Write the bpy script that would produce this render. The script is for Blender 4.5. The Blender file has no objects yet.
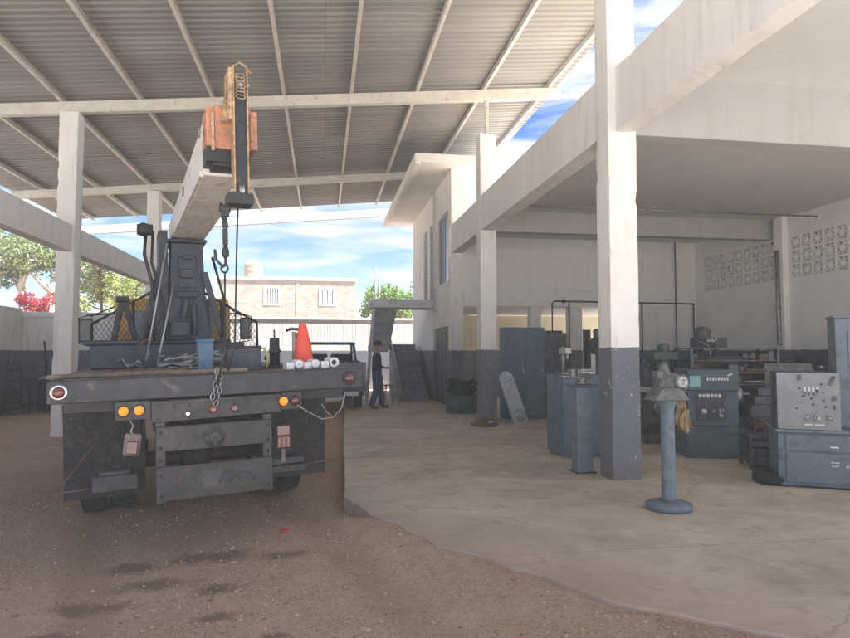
import bpy, bmesh, math, random
from mathutils import Vector, Matrix, noise as mnoise
random.seed(7)
PI = math.pi
R = math.radians
scene = bpy.context.scene
COL = scene.collection

# ------------------------------------------------------------------ camera
cam_d = bpy.data.cameras.new('camera')
cam = bpy.data.objects.new('camera', cam_d)
COL.objects.link(cam)
scene.camera = cam
cam_d.sensor_width = 36.0
cam_d.sensor_fit = 'HORIZONTAL'
cam_d.lens = 36.0 * 640.0 / 850.0
cam_d.clip_start = 0.05
cam_d.clip_end = 3000
cam.location = (0, 0, 1.55)
cam.rotation_euler = (R(90) + math.atan(33 / 640.), 0, -math.atan(102 / 640.))

# ------------------------------------------------------------------ light
SUN_AZ = math.atan2(.87, -.49)
SUN_EL = R(54.5)
world = bpy.data.worlds.new('World')
scene.world = world
world.use_nodes = True
wt = world.node_tree
wt.nodes.clear()
wo = wt.nodes.new('ShaderNodeOutputWorld')
bg = wt.nodes.new('ShaderNodeBackground')
sky = wt.nodes.new('ShaderNodeTexSky')
sky.sky_type = 'NISHITA'
sky.sun_disc = False
sky.sun_elevation = SUN_EL
sky.sun_rotation = SUN_AZ
sky.air_density = 1.0
sky.dust_density = .5
tc = wt.nodes.new('ShaderNodeTexCoord')
mp = wt.nodes.new('ShaderNodeMapping')
mp.inputs['Scale'].default_value = (1.5, 1.5, 11.0)
mp.inputs['Location'].default_value = (3.1, 0.4, 0.35)
mp.inputs['Rotation'].default_value = (R(4), R(7), 0)
nz = wt.nodes.new('ShaderNodeTexNoise')
nz.inputs['Scale'].default_value = 1.9
nz.inputs['Detail'].default_value = 7
nz.inputs['Roughness'].default_value = .56
nz.inputs['Distortion'].default_value = .5
cr = wt.nodes.new('ShaderNodeValToRGB')
cr.color_ramp.elements[0].position = .42
cr.color_ramp.elements[1].position = .60
mx = wt.nodes.new('ShaderNodeMix')
mx.data_type = 'RGBA'
mx.inputs['B'].default_value = (3.9, 4.05, 4.2, 1)
wt.links.new(tc.outputs['Generated'], mp.inputs['Vector'])
wt.links.new(mp.outputs['Vector'], nz.inputs['Vector'])
wt.links.new(nz.outputs['Fac'], cr.inputs['Fac'])
wt.links.new(cr.outputs['Color'], mx.inputs['Factor'])
tint = wt.nodes.new('ShaderNodeMix')
tint.data_type = 'RGBA'
tint.blend_type = 'MULTIPLY'
tint.inputs['Factor'].default_value = 1
tint.inputs['B'].default_value = (.31, .48, .76, 1)
wt.links.new(sky.outputs['Color'], tint.inputs['A'])
wt.links.new(tint.outputs['Result'], mx.inputs['A'])
wt.links.new(mx.outputs['Result'], bg.inputs['Color'])
bg.inputs['Strength'].default_value = .055
wt.links.new(bg.outputs['Background'], wo.inputs['Surface'])

sd = bpy.data.lights.new('sun', 'SUN')
sd.energy = 5.0
sd.angle = R(.5)
sd.color = (1, .97, .93)
sun = bpy.data.objects.new('sun', sd)
COL.objects.link(sun)
sun.rotation_euler = Vector((-.87 * math.cos(SUN_EL), .49 * math.cos(SUN_EL), -math.sin(SUN_EL))).to_track_quat('-Z', 'Y').to_euler()

vs = scene.view_settings
vs.view_transform = 'Standard'
vs.look = 'None'
vs.gamma = 1
vs.use_curve_mapping = False
vs.exposure = 2.5
scene.cycles.use_denoising = True
scene.cycles.max_bounces = 12
scene.cycles.diffuse_bounces = 8
scene.cycles.sample_clamp_indirect = 6

# ------------------------------------------------------------------ node helpers
def new_mat(name):
    m = bpy.data.materials.new(name)
    m.use_nodes = True
    return m, m.node_tree, m.node_tree.nodes['Principled BSDF']

def N(nt, typ, **kw):
    n = nt.nodes.new(typ)
    for k, v in kw.items():
        if k in n.inputs:
            n.inputs[k].default_value = v
        else:
            setattr(n, k, v)
    return n

def noise_node(nt, vec, scale, detail=5, rough=.6, dist=0):
    n = N(nt, 'ShaderNodeTexNoise', Scale=scale, Detail=detail, Roughness=rough, Distortion=dist)
    nt.links.new(vec, n.inputs['Vector'])
    return n.outputs['Fac']

def maprange(nt, val, a, b, c=0., d=1.):
    n = nt.nodes.new('ShaderNodeMapRange')
    nt.links.new(val, n.inputs['Value'])
    for k, v in zip(('From Min', 'From Max', 'To Min', 'To Max'), (a, b, c, d)):
        n.inputs[k].default_value = v
    return n.outputs['Result']

def mixc(nt, fac, a, b, mode='MIX'):
    n = nt.nodes.new('ShaderNodeMix')
    n.data_type = 'RGBA'
    n.blend_type = mode
    for s, v in (('Factor', fac), ('A', a), ('B', b)):
        if hasattr(v, 'is_output'):
            nt.links.new(v, n.inputs[s])
        elif s == 'Factor':
            n.inputs[s].default_value = v
        else:
            n.inputs[s].default_value = (v[0], v[1], v[2], 1)
    return n.outputs['Result']

def math_n(nt, op, a, b=None):
    n = nt.nodes.new('ShaderNodeMath')
    n.operation = op
    for i, v in enumerate((a, b)):
        if v is None:
            continue
        if hasattr(v, 'is_output'):
            nt.links.new(v, n.inputs[i])
        else:
            n.inputs[i].default_value = v
    return n.outputs[0]

def bump_n(nt, bsdf, h, strength=.3, dist=.02):
    b = N(nt, 'ShaderNodeBump', Strength=strength, Distance=dist)
    nt.links.new(h, b.inputs['Height'])
    nt.links.new(b.outputs['Normal'], bsdf.inputs['Normal'])

def objvec(nt, scale=None, world_pos=False):
    if world_pos:
        v = nt.nodes.new('ShaderNodeNewGeometry').outputs['Position']
    else:
        v = nt.nodes.new('ShaderNodeTexCoord').outputs['Object']
    if scale:
        m = nt.nodes.new('ShaderNodeMapping')
        m.inputs['Scale'].default_value = scale
        nt.links.new(v, m.inputs['Vector'])
        v = m.outputs['Vector']
    return v

def plain(name, c, rough=.6, metal=0., var=.25, scale=4., dirt=None, dirt_amt=.4, bump=.15, spec=.5, coat=0):
    """worn, slightly blotchy paint / metal / cloth"""
    m, nt, b = new_mat(name)
    v = objvec(nt)
    n1 = noise_node(nt, v, scale, 6, .62)
    lo = [x * (1 - var) for x in c]
    hi = [min(1, x * (1 + var)) for x in c]
    col = mixc(nt, maprange(nt, n1, .3, .7), lo, hi)
    if dirt:
        n2 = noise_node(nt, v, scale * 2.3 + 1, 8, .68, .4)
        col = mixc(nt, maprange(nt, n2, .62 - .25 * dirt_amt, .74 - .1 * dirt_amt), col, dirt)
    nt.links.new(col, b.inputs['Base Color'])
    n3 = noise_node(nt, v, scale * 5, 4)
    nt.links.new(maprange(nt, n3, .3, .7, max(.05, rough - .12), min(1, rough + .12)), b.inputs['Roughness'])
    b.inputs['Metallic'].default_value = metal
    b.inputs['Specular IOR Level'].default_value = spec
    if coat:
        b.inputs['Coat Weight'].default_value = coat
    if bump:
        bump_n(nt, b, noise_node(nt, v, scale * 12, 4), bump, .004)
    return m

def painted_wall(name, top, low=None, z_line=1.6, streak=.5, grime=(.22, .2, .17), bricks=False):
    """whitewash with a grey dado painted below z_line; stains and drips of the wall itself"""
    m, nt, b = new_mat(name)
    pos = objvec(nt, world_pos=True)
    mp = N(nt, 'ShaderNodeMapping')
    mp.inputs['Scale'].default_value = (3.2, 3.2, .35)
    nt.links.new(pos, mp.inputs['Vector'])
    st = noise_node(nt, mp.outputs['Vector'], 1.6, 7, .62)
    n1 = noise_node(nt, pos, .9, 7, .62)
    n2 = noise_node(nt, pos, 7, 7, .7)
    c = mixc(nt, maprange(nt, n1, .32, .68), [x * .9 for x in top], top)
    c = mixc(nt, maprange(nt, st, .52, .8, 0, streak), c, grime)
    c = mixc(nt, maprange(nt, n2, .66, .78, 0, .45), c, [x * .62 for x in top])
    if low:
        l = mixc(nt, maprange(nt, n1, .3, .7), [x * .8 for x in low], [x * 1.2 for x in low])
        chip = math_n(nt, 'MULTIPLY', maprange(nt, noise_node(nt, pos, 9, 8, .72), .60, .63),
                      maprange(nt, noise_node(nt, pos, 1.7, 3), .48, .58))
        l = mixc(nt, chip, l, [x * .75 for x in top])
        l = mixc(nt, maprange(nt, st, .56, .8, 0, .5), l, (.16, .14, .13))
        sx = N(nt, 'ShaderNodeSeparateXYZ')
        nt.links.new(pos, sx.inputs[0])
        zz = math_n(nt, 'ADD', sx.outputs['Z'], maprange(nt, n2, 0, 1, -.035, .035))
        foot = math_n(nt, 'ADD', sx.outputs['Z'], maprange(nt, n2, .2, .8, -.25, .25))
        l = mixc(nt, maprange(nt, foot, -.05, .3, .65, 0), l, (.17, .145, .125))
        c = mixc(nt, maprange(nt, zz, z_line - .004, z_line + .004), l, c)
    nt.links.new(c, b.inputs['Base Color'])
    b.inputs['Roughness'].default_value = .82
    h = math_n(nt, 'ADD', n2, math_n(nt, 'MULTIPLY', noise_node(nt, pos, 40, 3), .4))
    bump_n(nt, b, h, .35, .012)
    return m

WHITE = (.80, .785, .755)
GREY = (.145, .155, .18)
M = {}
M['wall2'] = painted_wall('whitewash_over_grey', WHITE, GREY)
M['wall'] = painted_wall('whitewash', (.80, .785, .75), None)
M['beam'] = painted_wall('beam_whitewash', (.79, .77, .735), None, streak=.28)
M['cream'] = painted_wall('cream_paint', (.66, .585, .44), GREY, streak=.35)
M['inside'] = painted_wall('inside_plaster', (.82, .81, .80), GREY, streak=.12)
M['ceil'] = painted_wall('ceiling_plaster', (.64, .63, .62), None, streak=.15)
M['yardwall'] = painted_wall('yard_wall_plaster', (.40, .39, .375), (.10, .11, .13), streak=.6)
M['rearwall'] = painted_wall('rear_wall_limewash', (.42, .415, .40), (.075, .08, .095), streak=.5)
M['cement'] = painted_wall('grey_cement_render', (.40, .395, .39), None, streak=.3)
M['steel_cream'] = plain('cream_steel', (.60, .575, .51), .55, 0, .12, 3, (.3, .25, .2), .2)
M['purlin'] = plain('purlin_steel', (.60, .575, .54), .5, .1, .15, 3, (.3, .24, .2), .25)
M['dark_steel'] = plain('dark_steel', (.03, .032, .038), .5, .2, .4, 2.5, (.15, .13, .12), .2)
M['bumper'] = plain('bumper_paint', (.034, .034, .038), .5, .1, .45, 3.5, (.085, .075, .07), .3)
M['black'] = plain('black_paint', (.018, .019, .022), .55, 0, .4, 6, (.07, .06, .05), .3)
M['rubber'] = plain('rubber', (.018, .020, .024), .85, 0, .35, 8, (.08, .065, .055), .35)
M['crane_blue'] = plain('crane_grey_blue', (.030, .037, .055), .5, .1, .35, 3, (.10, .085, .075), .2)
M['boom_white'] = plain('boom_white_paint', (.62, .60, .57), .5, 0, .12, 3, (.28, .2, .15), .35)
M['orange'] = plain('crane_orange', (.52, .22, .125), .65, 0, .35, 7, (.26, .17, .12), .6)
M['boom_cream'] = plain('boom_cream', (.42, .285, .165), .7, .05, .4, 9, (.16, .08, .04), .6)
M['cab_yellow'] = plain('cab_ochre', (.50, .27, .06), .45, 0, .18, 3, (.22, .15, .09), .35)
M['chrome'] = plain('chrome', (.55, .55, .56), .25, .9, .15, 6)
M['galv'] = plain('galvanised', (.42, .43, .44), .45, .5, .18, 6, (.25, .22, .2), .3)
M['steel'] = plain('bare_steel', (.32, .32, .33), .42, .7, .3, 8, (.14, .11, .09), .4)
M['weld'] = plain('primer_patch', (.06, .06, .064), .6, .2, .4, 9, (.16, .15, .145), .3)
M['rust'] = plain('rusty_steel', (.13, .085, .062), .8, .2, .5, 8, (.05, .045, .04), .5)
M['wood'] = plain('worn_deck_wood', (.17, .135, .105), .8, 0, .4, 5, (.12, .09, .07), .5)
M['cone'] = plain('cone_orange', (.78, .09, .05), .5, 0, .12, 5, (.35, .12, .09), .25)
M['pvc'] = plain('pvc_white', (.70, .70, .70), .4, 0, .08, 5, (.4, .36, .33), .25)
M['bin_blue'] = plain('bin_blue', (.045, .125, .23), .5, 0, .2, 6, (.2, .2, .2), .3)
M['navy'] = plain('pickup_navy', (.035, .055, .115), .35, .1, .15, 3, (.14, .13, .12), .3, coat=.3)
M['locker_blue'] = plain('locker_blue', (.08, .12, .165), .5, .05, .16, 2, (.06, .075, .09), .35)
M['mach_blue'] = plain('machine_blue', (.135, .175, .215), .5, .05, .16, 3, (.085, .095, .105), .45)
M['mach_teal'] = plain('machine_teal', (.085, .125, .145), .5, .05, .2, 3, (.06, .07, .075), .5)
M['mach_green'] = plain('machine_green', (.085, .11, .1), .55, .05, .3, 6, (.04, .035, .03), .5)
M['mach_dark'] = plain('machine_dark', (.085, .092, .105), .55, .2, .4, 8, (.02, .02, .02), .5)
M['panel'] = plain('brushed_panel', (.23, .24, .25), .45, .35, .12, 5, (.2, .2, .2), .4)
M['green_tub'] = plain('green_drum', (.045, .085, .085), .55, 0, .3, 5, (.03, .03, .03), .4)
M['pale_guard'] = plain('pale_grey_paint', (.36, .39, .43), .5, .1, .15, 4, (.2, .19, .18), .35)
M['mach_grey'] = plain('machine_grey_green', (.115, .125, .125), .55, .1, .35, 7, (.06, .055, .05), .5)
M['cloth'] = plain('ochre_rag', (.27, .18, .09), .9, 0, .35, 14, (.14, .1, .08), .4)
M['concrete_grey'] = plain('stair_concrete', (.22, .23, .26), .8, 0, .25, 3, (.09, .09, .1), .4)
M['landing'] = plain('landing_paint', (.68, .69, .72), .75, 0, .15, 2, (.25, .24, .23), .3)
M['tank'] = plain('tank_beige', (.36, .265, .17), .6, 0, .08, 2)
M['bark_white'] = plain('limewashed_bark', (.62, .59, .53), .9, 0, .2, 6, (.25, .2, .15), .45)
M['bark'] = plain('bark', (.17, .13, .10), .95, 0, .35, 8)
M['wood_post'] = plain('grey_timber', (.22, .2, .18), .9, 0, .3, 6)
M['skin'] = plain('skin', (.36, .21, .145), .55, 0, .08, 12)
M['shirt'] = plain('dark_sweater', (.030, .036, .055), .9, 0, .3, 20)
M['jeans'] = plain('denim', (.045, .075, .15), .9, 0, .3, 18, (.1, .13, .2), .25)
M['cap'] = plain('cap_cloth', (.03, .03, .035), .9, 0, .2, 20)
M['shoe'] = plain('shoe_leather', (.10, .085, .075), .7, 0, .3, 20)
M['maskcloth'] = plain('pale_cloth', (.5, .5, .52), .9, 0, .1, 20)
M['wirered'] = plain('old_cable', (.3, .29, .28), .6, 0, .2, 10)
M['yellowhose'] = plain('yellow_hose', (.5, .45, .22), .5, 0, .2, 10)
M['redplastic'] = plain('red_plastic', (.5, .03, .03), .4, 0, .15, 10)
M['screen'] = plain('pale_teal_label', (.26, .50, .50), .4, 0, .06, 6)
M['whitemark'] = plain('white_lettering', (.62, .63, .65), .6, 0, .1, 12)

def lens_mat(name, c, rough=.25):
    m, nt, b = new_mat(name)
    b.inputs['Base Color'].default_value = (*c, 1)
    b.inputs['Roughness'].default_value = rough
    b.inputs['Coat Weight'].default_value = .6
    v = objvec(nt)
    w = N(nt, 'ShaderNodeTexVoronoi', Scale=60)
    nt.links.new(v, w.inputs['Vector'])
    bump_n(nt, b, w.outputs['Distance'], .3, .004)
    return m
M['amber'] = lens_mat('amber_lens', (.85, .25, .02))
M['red_lens'] = lens_mat('red_lens', (.12, .008, .014))
M['red_pale'] = lens_mat('faded_red_lens', (.085, .02, .026))
M['lampgrey'] = plain('dirty_lamp_housing', (.15, .125, .115), .6, 0, .3, 9, (.1, .08, .07), .6)
m, nt, b = new_mat('amber_lamp_lit')
b.inputs['Base Color'].default_value = (.85, .24, .015, 1)
b.inputs['Emission Color'].default_value = (1, .33, .02, 1)
b.inputs['Emission Strength'].default_value = .10
M['amber_lit'] = m
m, nt, b = new_mat('window_glass')
b.inputs['Base Color'].default_value = (.16, .19, .23, 1)
b.inputs['Roughness'].default_value = .12
b.inputs['Metallic'].default_value = .1
M['glass'] = m
m, nt, b = new_mat('clear_glass')
b.inputs['Base Color'].default_value = (.9, .95, .95, 1)
b.inputs['Roughness'].default_value = .02
b.inputs['Transmission Weight'].default_value = 1
b.inputs['IOR'].default_value = 1.05
M['clear'] = m
m, nt, b = new_mat('mirror_glass')
b.inputs['Base Color'].default_value = (.10, .105, .11, 1)
b.inputs['Roughness'].default_value = .35
b.inputs['Metallic'].default_value = .1
M['mirror'] = m

# corrugated roof sheet
def roof_mat():
    m, nt, b = new_mat('corrugated_sheet')
    pos = objvec(nt, world_pos=True)
    mp = N(nt, 'ShaderNodeMapping')
    mp.inputs['Scale'].default_value = (.25, 3.0, .25)
    nt.links.new(pos, mp.inputs['Vector'])
    n1 = noise_node(nt, mp.outputs['Vector'], 1.3, 6, .6)
    n2 = noise_node(nt, pos, 1.2, 7, .65)
    br = N(nt, 'ShaderNodeTexBrick', Scale=1.0)
    br.offset = .0
    br.inputs['Brick Width'].default_value = 3.66
    br.inputs['Row Height'].default_value = .82
    br.inputs['Mortar Size'].default_value = .006
    br.inputs['Color1'].default_value = (.215, .21, .205, 1)
    br.inputs['Color2'].default_value = (.285, .278, .268, 1)
    br.inputs['Mortar'].default_value = (.12, .11, .1, 1)
    nt.links.new(pos, br.inputs['Vector'])
    c = mixc(nt, maprange(nt, n1, .35, .7, 0, .55), br.outputs['Color'], (.195, .188, .18))
    c = mixc(nt, maprange(nt, n2, .58, .75, 0, .5), c, (.30, .225, .165))
    nt.links.new(c, b.inputs['Base Color'])
    b.inputs['Roughness'].default_value = .5
    b.inputs['Metallic'].default_value = .0
    return m
M['roof'] = roof_mat()

STAINS = [(-1.62, 4.14, .24, .09), (-1.56, 3.74, .30, .10), (-1.52, 4.62, .28, .12), (-1.18, 4.98, .34, .14), (-1.45, 5.35, .3, .14), (-.66, 4.30, .16, .09),
          (-.72, 4.78, .20, .12), (-.9, 5.5, .4, .16), (-.28, 3.95, .10, .06), (-.3, 5.35, .2, .09)]

def dirt_mat():
    m, nt, b = new_mat('packed_dirt')
    pos = objvec(nt, world_pos=True)
    n1 = noise_node(nt, pos, .55, 8, .62)
    n2 = noise_node(nt, pos, 5, 8, .7)
    n3 = noise_node(nt, pos, 45, 6, .7)
    c = mixc(nt, maprange(nt, n1, .35, .65), (.53, .335, .21), (.69, .485, .34))
    c = mixc(nt, maprange(nt, n2, .35, .68, 0, .7), c, (.36, .23, .16))
    c = mixc(nt, maprange(nt, n3, .48, .62, 0, .8), c, (.60, .46, .36))
    c = mixc(nt, maprange(nt, n3, .34, .46, .45, 0), c, (.24, .16, .115))
    n4 = noise_node(nt, pos, 130, 3, .6)
    c = mixc(nt, maprange(nt, n4, .56, .66, 0, .4), c, (.28, .19, .14))
    # oil and water stains where the trucks stand
    sep = N(nt, 'ShaderNodeSeparateXYZ')
    nt.links.new(pos, sep.inputs[0])
    d = math_n(nt, 'ADD', maprange(nt, n2, .2, .8, -.75, .75), maprange(nt, n3, .2, .8, -.35, .35))
    acc = None
    for (sx, sy, rx, ry) in STAINS:
        a = math_n(nt, 'DIVIDE', math_n(nt, 'SUBTRACT', sep.outputs['X'], sx), rx)
        bb = math_n(nt, 'DIVIDE', math_n(nt, 'SUBTRACT', sep.outputs['Y'], sy), ry)
        q = math_n(nt, 'ADD', math_n(nt, 'MULTIPLY', a, a), math_n(nt, 'MULTIPLY', bb, bb))
        q = math_n(nt, 'ADD', math_n(nt, 'SQRT', q), d)
        s = maprange(nt, q, .45, 1.15, 1, 0)
        acc = s if acc is None else math_n(nt, 'MAXIMUM', acc, s)
    c = mixc(nt, math_n(nt, 'MULTIPLY', acc, .75), c, (.115, .07, .05))
    dd = math_n(nt, 'ADD', math_n(nt, 'MULTIPLY', math_n(nt, 'ADD', sep.outputs['X'], .844), .962),
                math_n(nt, 'MULTIPLY', math_n(nt, 'SUBTRACT', sep.outputs['Y'], 5.547), .272))
    ww = math_n(nt, 'ABSOLUTE', math_n(nt, 'SUBTRACT', math_n(nt, 'ABSOLUTE', dd), .9))
    ww = math_n(nt, 'ADD', ww, math_n(nt, 'MULTIPLY', d, .08))
    c = mixc(nt, maprange(nt, ww, .1, .22, .30, 0), c, (.30, .19, .125))
    # darker ellipse on the ground under the parked truck
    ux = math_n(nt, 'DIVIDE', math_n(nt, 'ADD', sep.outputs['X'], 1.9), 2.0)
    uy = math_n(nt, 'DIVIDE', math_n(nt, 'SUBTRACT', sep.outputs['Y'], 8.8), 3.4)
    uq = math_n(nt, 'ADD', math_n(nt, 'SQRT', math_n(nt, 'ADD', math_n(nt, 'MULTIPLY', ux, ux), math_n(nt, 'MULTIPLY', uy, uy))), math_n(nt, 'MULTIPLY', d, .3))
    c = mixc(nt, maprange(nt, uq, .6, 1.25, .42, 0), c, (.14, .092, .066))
    nt.links.new(c, b.inputs['Base Color'])
    nt.links.new(maprange(nt, acc, 0, 1, .95, .6), b.inputs['Roughness'])
    h = math_n(nt, 'ADD', math_n(nt, 'MULTIPLY', n2, .8), n3)
    bump_n(nt, b, h, 1.0, .035)
    return m
M['dirt'] = dirt_mat()

def slab_mat():
    m, nt, b = new_mat('worn_concrete')
    pos = objvec(nt, world_pos=True)
    mp = N(nt, 'ShaderNodeMapping')
    mp.inputs['Scale'].default_value = (.75, 1.15, 1)
    nt.links.new(pos, mp.inputs['Vector'])
    n1 = noise_node(nt, mp.outputs['Vector'], .8, 9, .68, .6)
    n2 = noise_node(nt, pos, 3.2, 8, .68)
    n3 = noise_node(nt, pos, 60, 4, .6)
    c = mixc(nt, maprange(nt, n1, .38, .62), (.37, .315, .25), (.56, .485, .395))
    c = mixc(nt, maprange(nt, n2, .54, .68, 0, .55), c, (.24, .2, .16))
    c = mixc(nt, maprange(nt, n2, .28, .42, .8, 0), c, (.62, .56, .48))
    c = mixc(nt, maprange(nt, n3, .55, .7, 0, .25), c, (.2, .185, .165))
    br = N(nt, 'ShaderNodeTexBrick', Scale=1.0)
    br.offset = 0
    br.inputs['Brick Width'].default_value = 60
    br.inputs['Row Height'].default_value = 3.1
    br.inputs['Mortar Size'].default_value = .01
    br.inputs['Mortar Smooth'].default_value = .3
    mp2 = N(nt, 'ShaderNodeMapping')
    mp2.inputs['Location'].default_value = (.35, 1.4, 0)
    nt.links.new(pos, mp2.inputs['Vector'])
    nt.links.new(mp2.outputs['Vector'], br.inputs['Vector'])
    c = mixc(nt, math_n(nt, 'MULTIPLY', br.outputs['Fac'], .45), c, (.22, .19, .165))
    vo = N(nt, 'ShaderNodeTexVoronoi', Scale=.42, feature='DISTANCE_TO_EDGE')
    wv = nt.nodes.new('ShaderNodeVectorMath')
    wv.operation = 'ADD'
    nzv = N(nt, 'ShaderNodeTexNoise', Scale=2.2, Detail=6)
    nt.links.new(pos, nzv.inputs['Vector'])
    sc_ = nt.nodes.new('ShaderNodeVectorMath')
    sc_.operation = 'SCALE'
    sc_.inputs['Scale'].default_value = .5
    nt.links.new(nzv.outputs['Color'], sc_.inputs[0])
    nt.links.new(pos, wv.inputs[0])
    nt.links.new(sc_.outputs[0], wv.inputs[1])
    nt.links.new(wv.outputs[0], vo.inputs['Vector'])
    crack = math_n(nt, 'MULTIPLY', maprange(nt, vo.outputs['Distance'], .002, .006, .45, 0), maprange(nt, n1, .46, .56))
    c = mixc(nt, crack, c, (.13, .11, .09))
    n5 = noise_node(nt, pos, .9, 6, .7, 1.2)
    c = mixc(nt, maprange(nt, n5, .63, .70, 0, .6), c, (.15, .125, .105))
    # earth trodden over the diagonal outer edge
    sep = N(nt, 'ShaderNodeSeparateXYZ')
    nt.links.new(pos, sep.inputs[0])
    e = math_n(nt, 'ADD', math_n(nt, 'MULTIPLY', sep.outputs['X'], .72), math_n(nt, 'MULTIPLY', math_n(nt, 'SUBTRACT', sep.outputs['Y'], 3.2), .55))
    e = math_n(nt, 'ADD', e, maprange(nt, n2, .2, .8, -.45, .45))
    c = mixc(nt, maprange(nt, e, 1.65, 2.6, .8, 0), c, (.33, .245, .195))
    nt.links.new(c, b.inputs['Base Color'])
    nt.links.new(maprange(nt, n2, .3, .7, .5, .8), b.inputs['Roughness'])
    bump_n(nt, b, math_n(nt, 'ADD', n2, math_n(nt, 'MULTIPLY', n3, .4)), .3, .01)
    return m
M['slab'] = slab_mat()

M['bounce_apron'] = plain('pale_bounce_ground', (.60, .57, .53), .85, 0, .15, 1.2, (.3, .28, .26), .3)  # pale tone of the added ground that bounces sunlight

def stone_mat():
    m, nt, b = new_mat('loose_stones')
    oi = nt.nodes.new('ShaderNodeNewGeometry')
    cr = nt.nodes.new('ShaderNodeValToRGB')
    cr.color_ramp.elements[0].color = (.2, .125, .085, 1)
    cr.color_ramp.elements[1].color = (.46, .33, .235, 1)
    e = cr.color_ramp.elements.new(.6)
    e.color = (.40, .28, .205, 1)
    nt.links.new(oi.outputs['Random Per Island'], cr.inputs['Fac'])
    nt.links.new(cr.outputs['Color'], b.inputs['Base Color'])
    b.inputs['Roughness'].default_value = .9
    return m
M['stone'] = stone_mat()

def leaf_mat(name, a, c):
    m, nt, b = new_mat(name)
    oi = nt.nodes.new('ShaderNodeNewGeometry')
    cc = mixc(nt, oi.outputs['Random Per Island'], a, c)
    nt.links.new(cc, b.inputs['Base Color'])
    b.inputs['Roughness'].default_value = .6
    tr = nt.nodes.new('ShaderNodeBsdfTranslucent')
    nt.links.new(cc, tr.inputs['Color'])
    mxs = nt.nodes.new('ShaderNodeMixShader')
    mxs.inputs[0].default_value = .35
    nt.links.new(b.outputs[0], mxs.inputs[1])
    nt.links.new(tr.outputs[0], mxs.inputs[2])
    nt.links.new(mxs.outputs[0], nt.nodes['Material Output'].inputs['Surface'])
    return m
M['leaf_olive'] = leaf_mat('olive_leaves', (.08, .115, .04), (.20, .235, .09))
M['leaf_lime'] = leaf_mat('lime_leaves', (.18, .24, .05), (.36, .40, .11))
M['leaf_green'] = leaf_mat('green_leaves', (.09, .18, .05), (.22, .32, .10))
M['leaf_red'] = leaf_mat('bougainvillea_bracts', (.4, .02, .05), (.7, .06, .11))
M['twig'] = plain('dry_twigs', (.36, .29, .22), .9)

def block_mat():
    m, nt, b = new_mat('concrete_block_wall')
    v = objvec(nt, world_pos=True)
    mp = N(nt, 'ShaderNodeMapping')
    mp.inputs['Rotation'].default_value = (R(90), 0, 0)
    nt.links.new(v, mp.inputs['Vector'])
    br = N(nt, 'ShaderNodeTexBrick', Scale=1.0)
    br.inputs['Brick Width'].default_value = .42
    br.inputs['Row Height'].default_value = .21
    br.inputs['Mortar Size'].default_value = .014
    br.inputs['Color1'].default_value = (.20, .165, .135, 1)
    br.inputs['Color2'].default_value = (.33, .285, .24, 1)
    br.inputs['Mortar'].default_value = (.28, .265, .25, 1)
    nt.links.new(mp.outputs['Vector'], br.inputs['Vector'])
    n = noise_node(nt, v, .8, 6)
    c = mixc(nt, maprange(nt, n, .4, .7, 0, .4), br.outputs['Color'], (.2, .17, .145))
    nt.links.new(c, b.inputs['Base Color'])
    b.inputs['Roughness'].default_value = .9
    return m
M['block'] = block_mat()
M['roof_bounce'] = plain('warm_roof_bounce', (.58, .49, .39), .85, 0, .12, 1.5)  # warm tone chosen to bounce light up to the canopy

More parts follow.
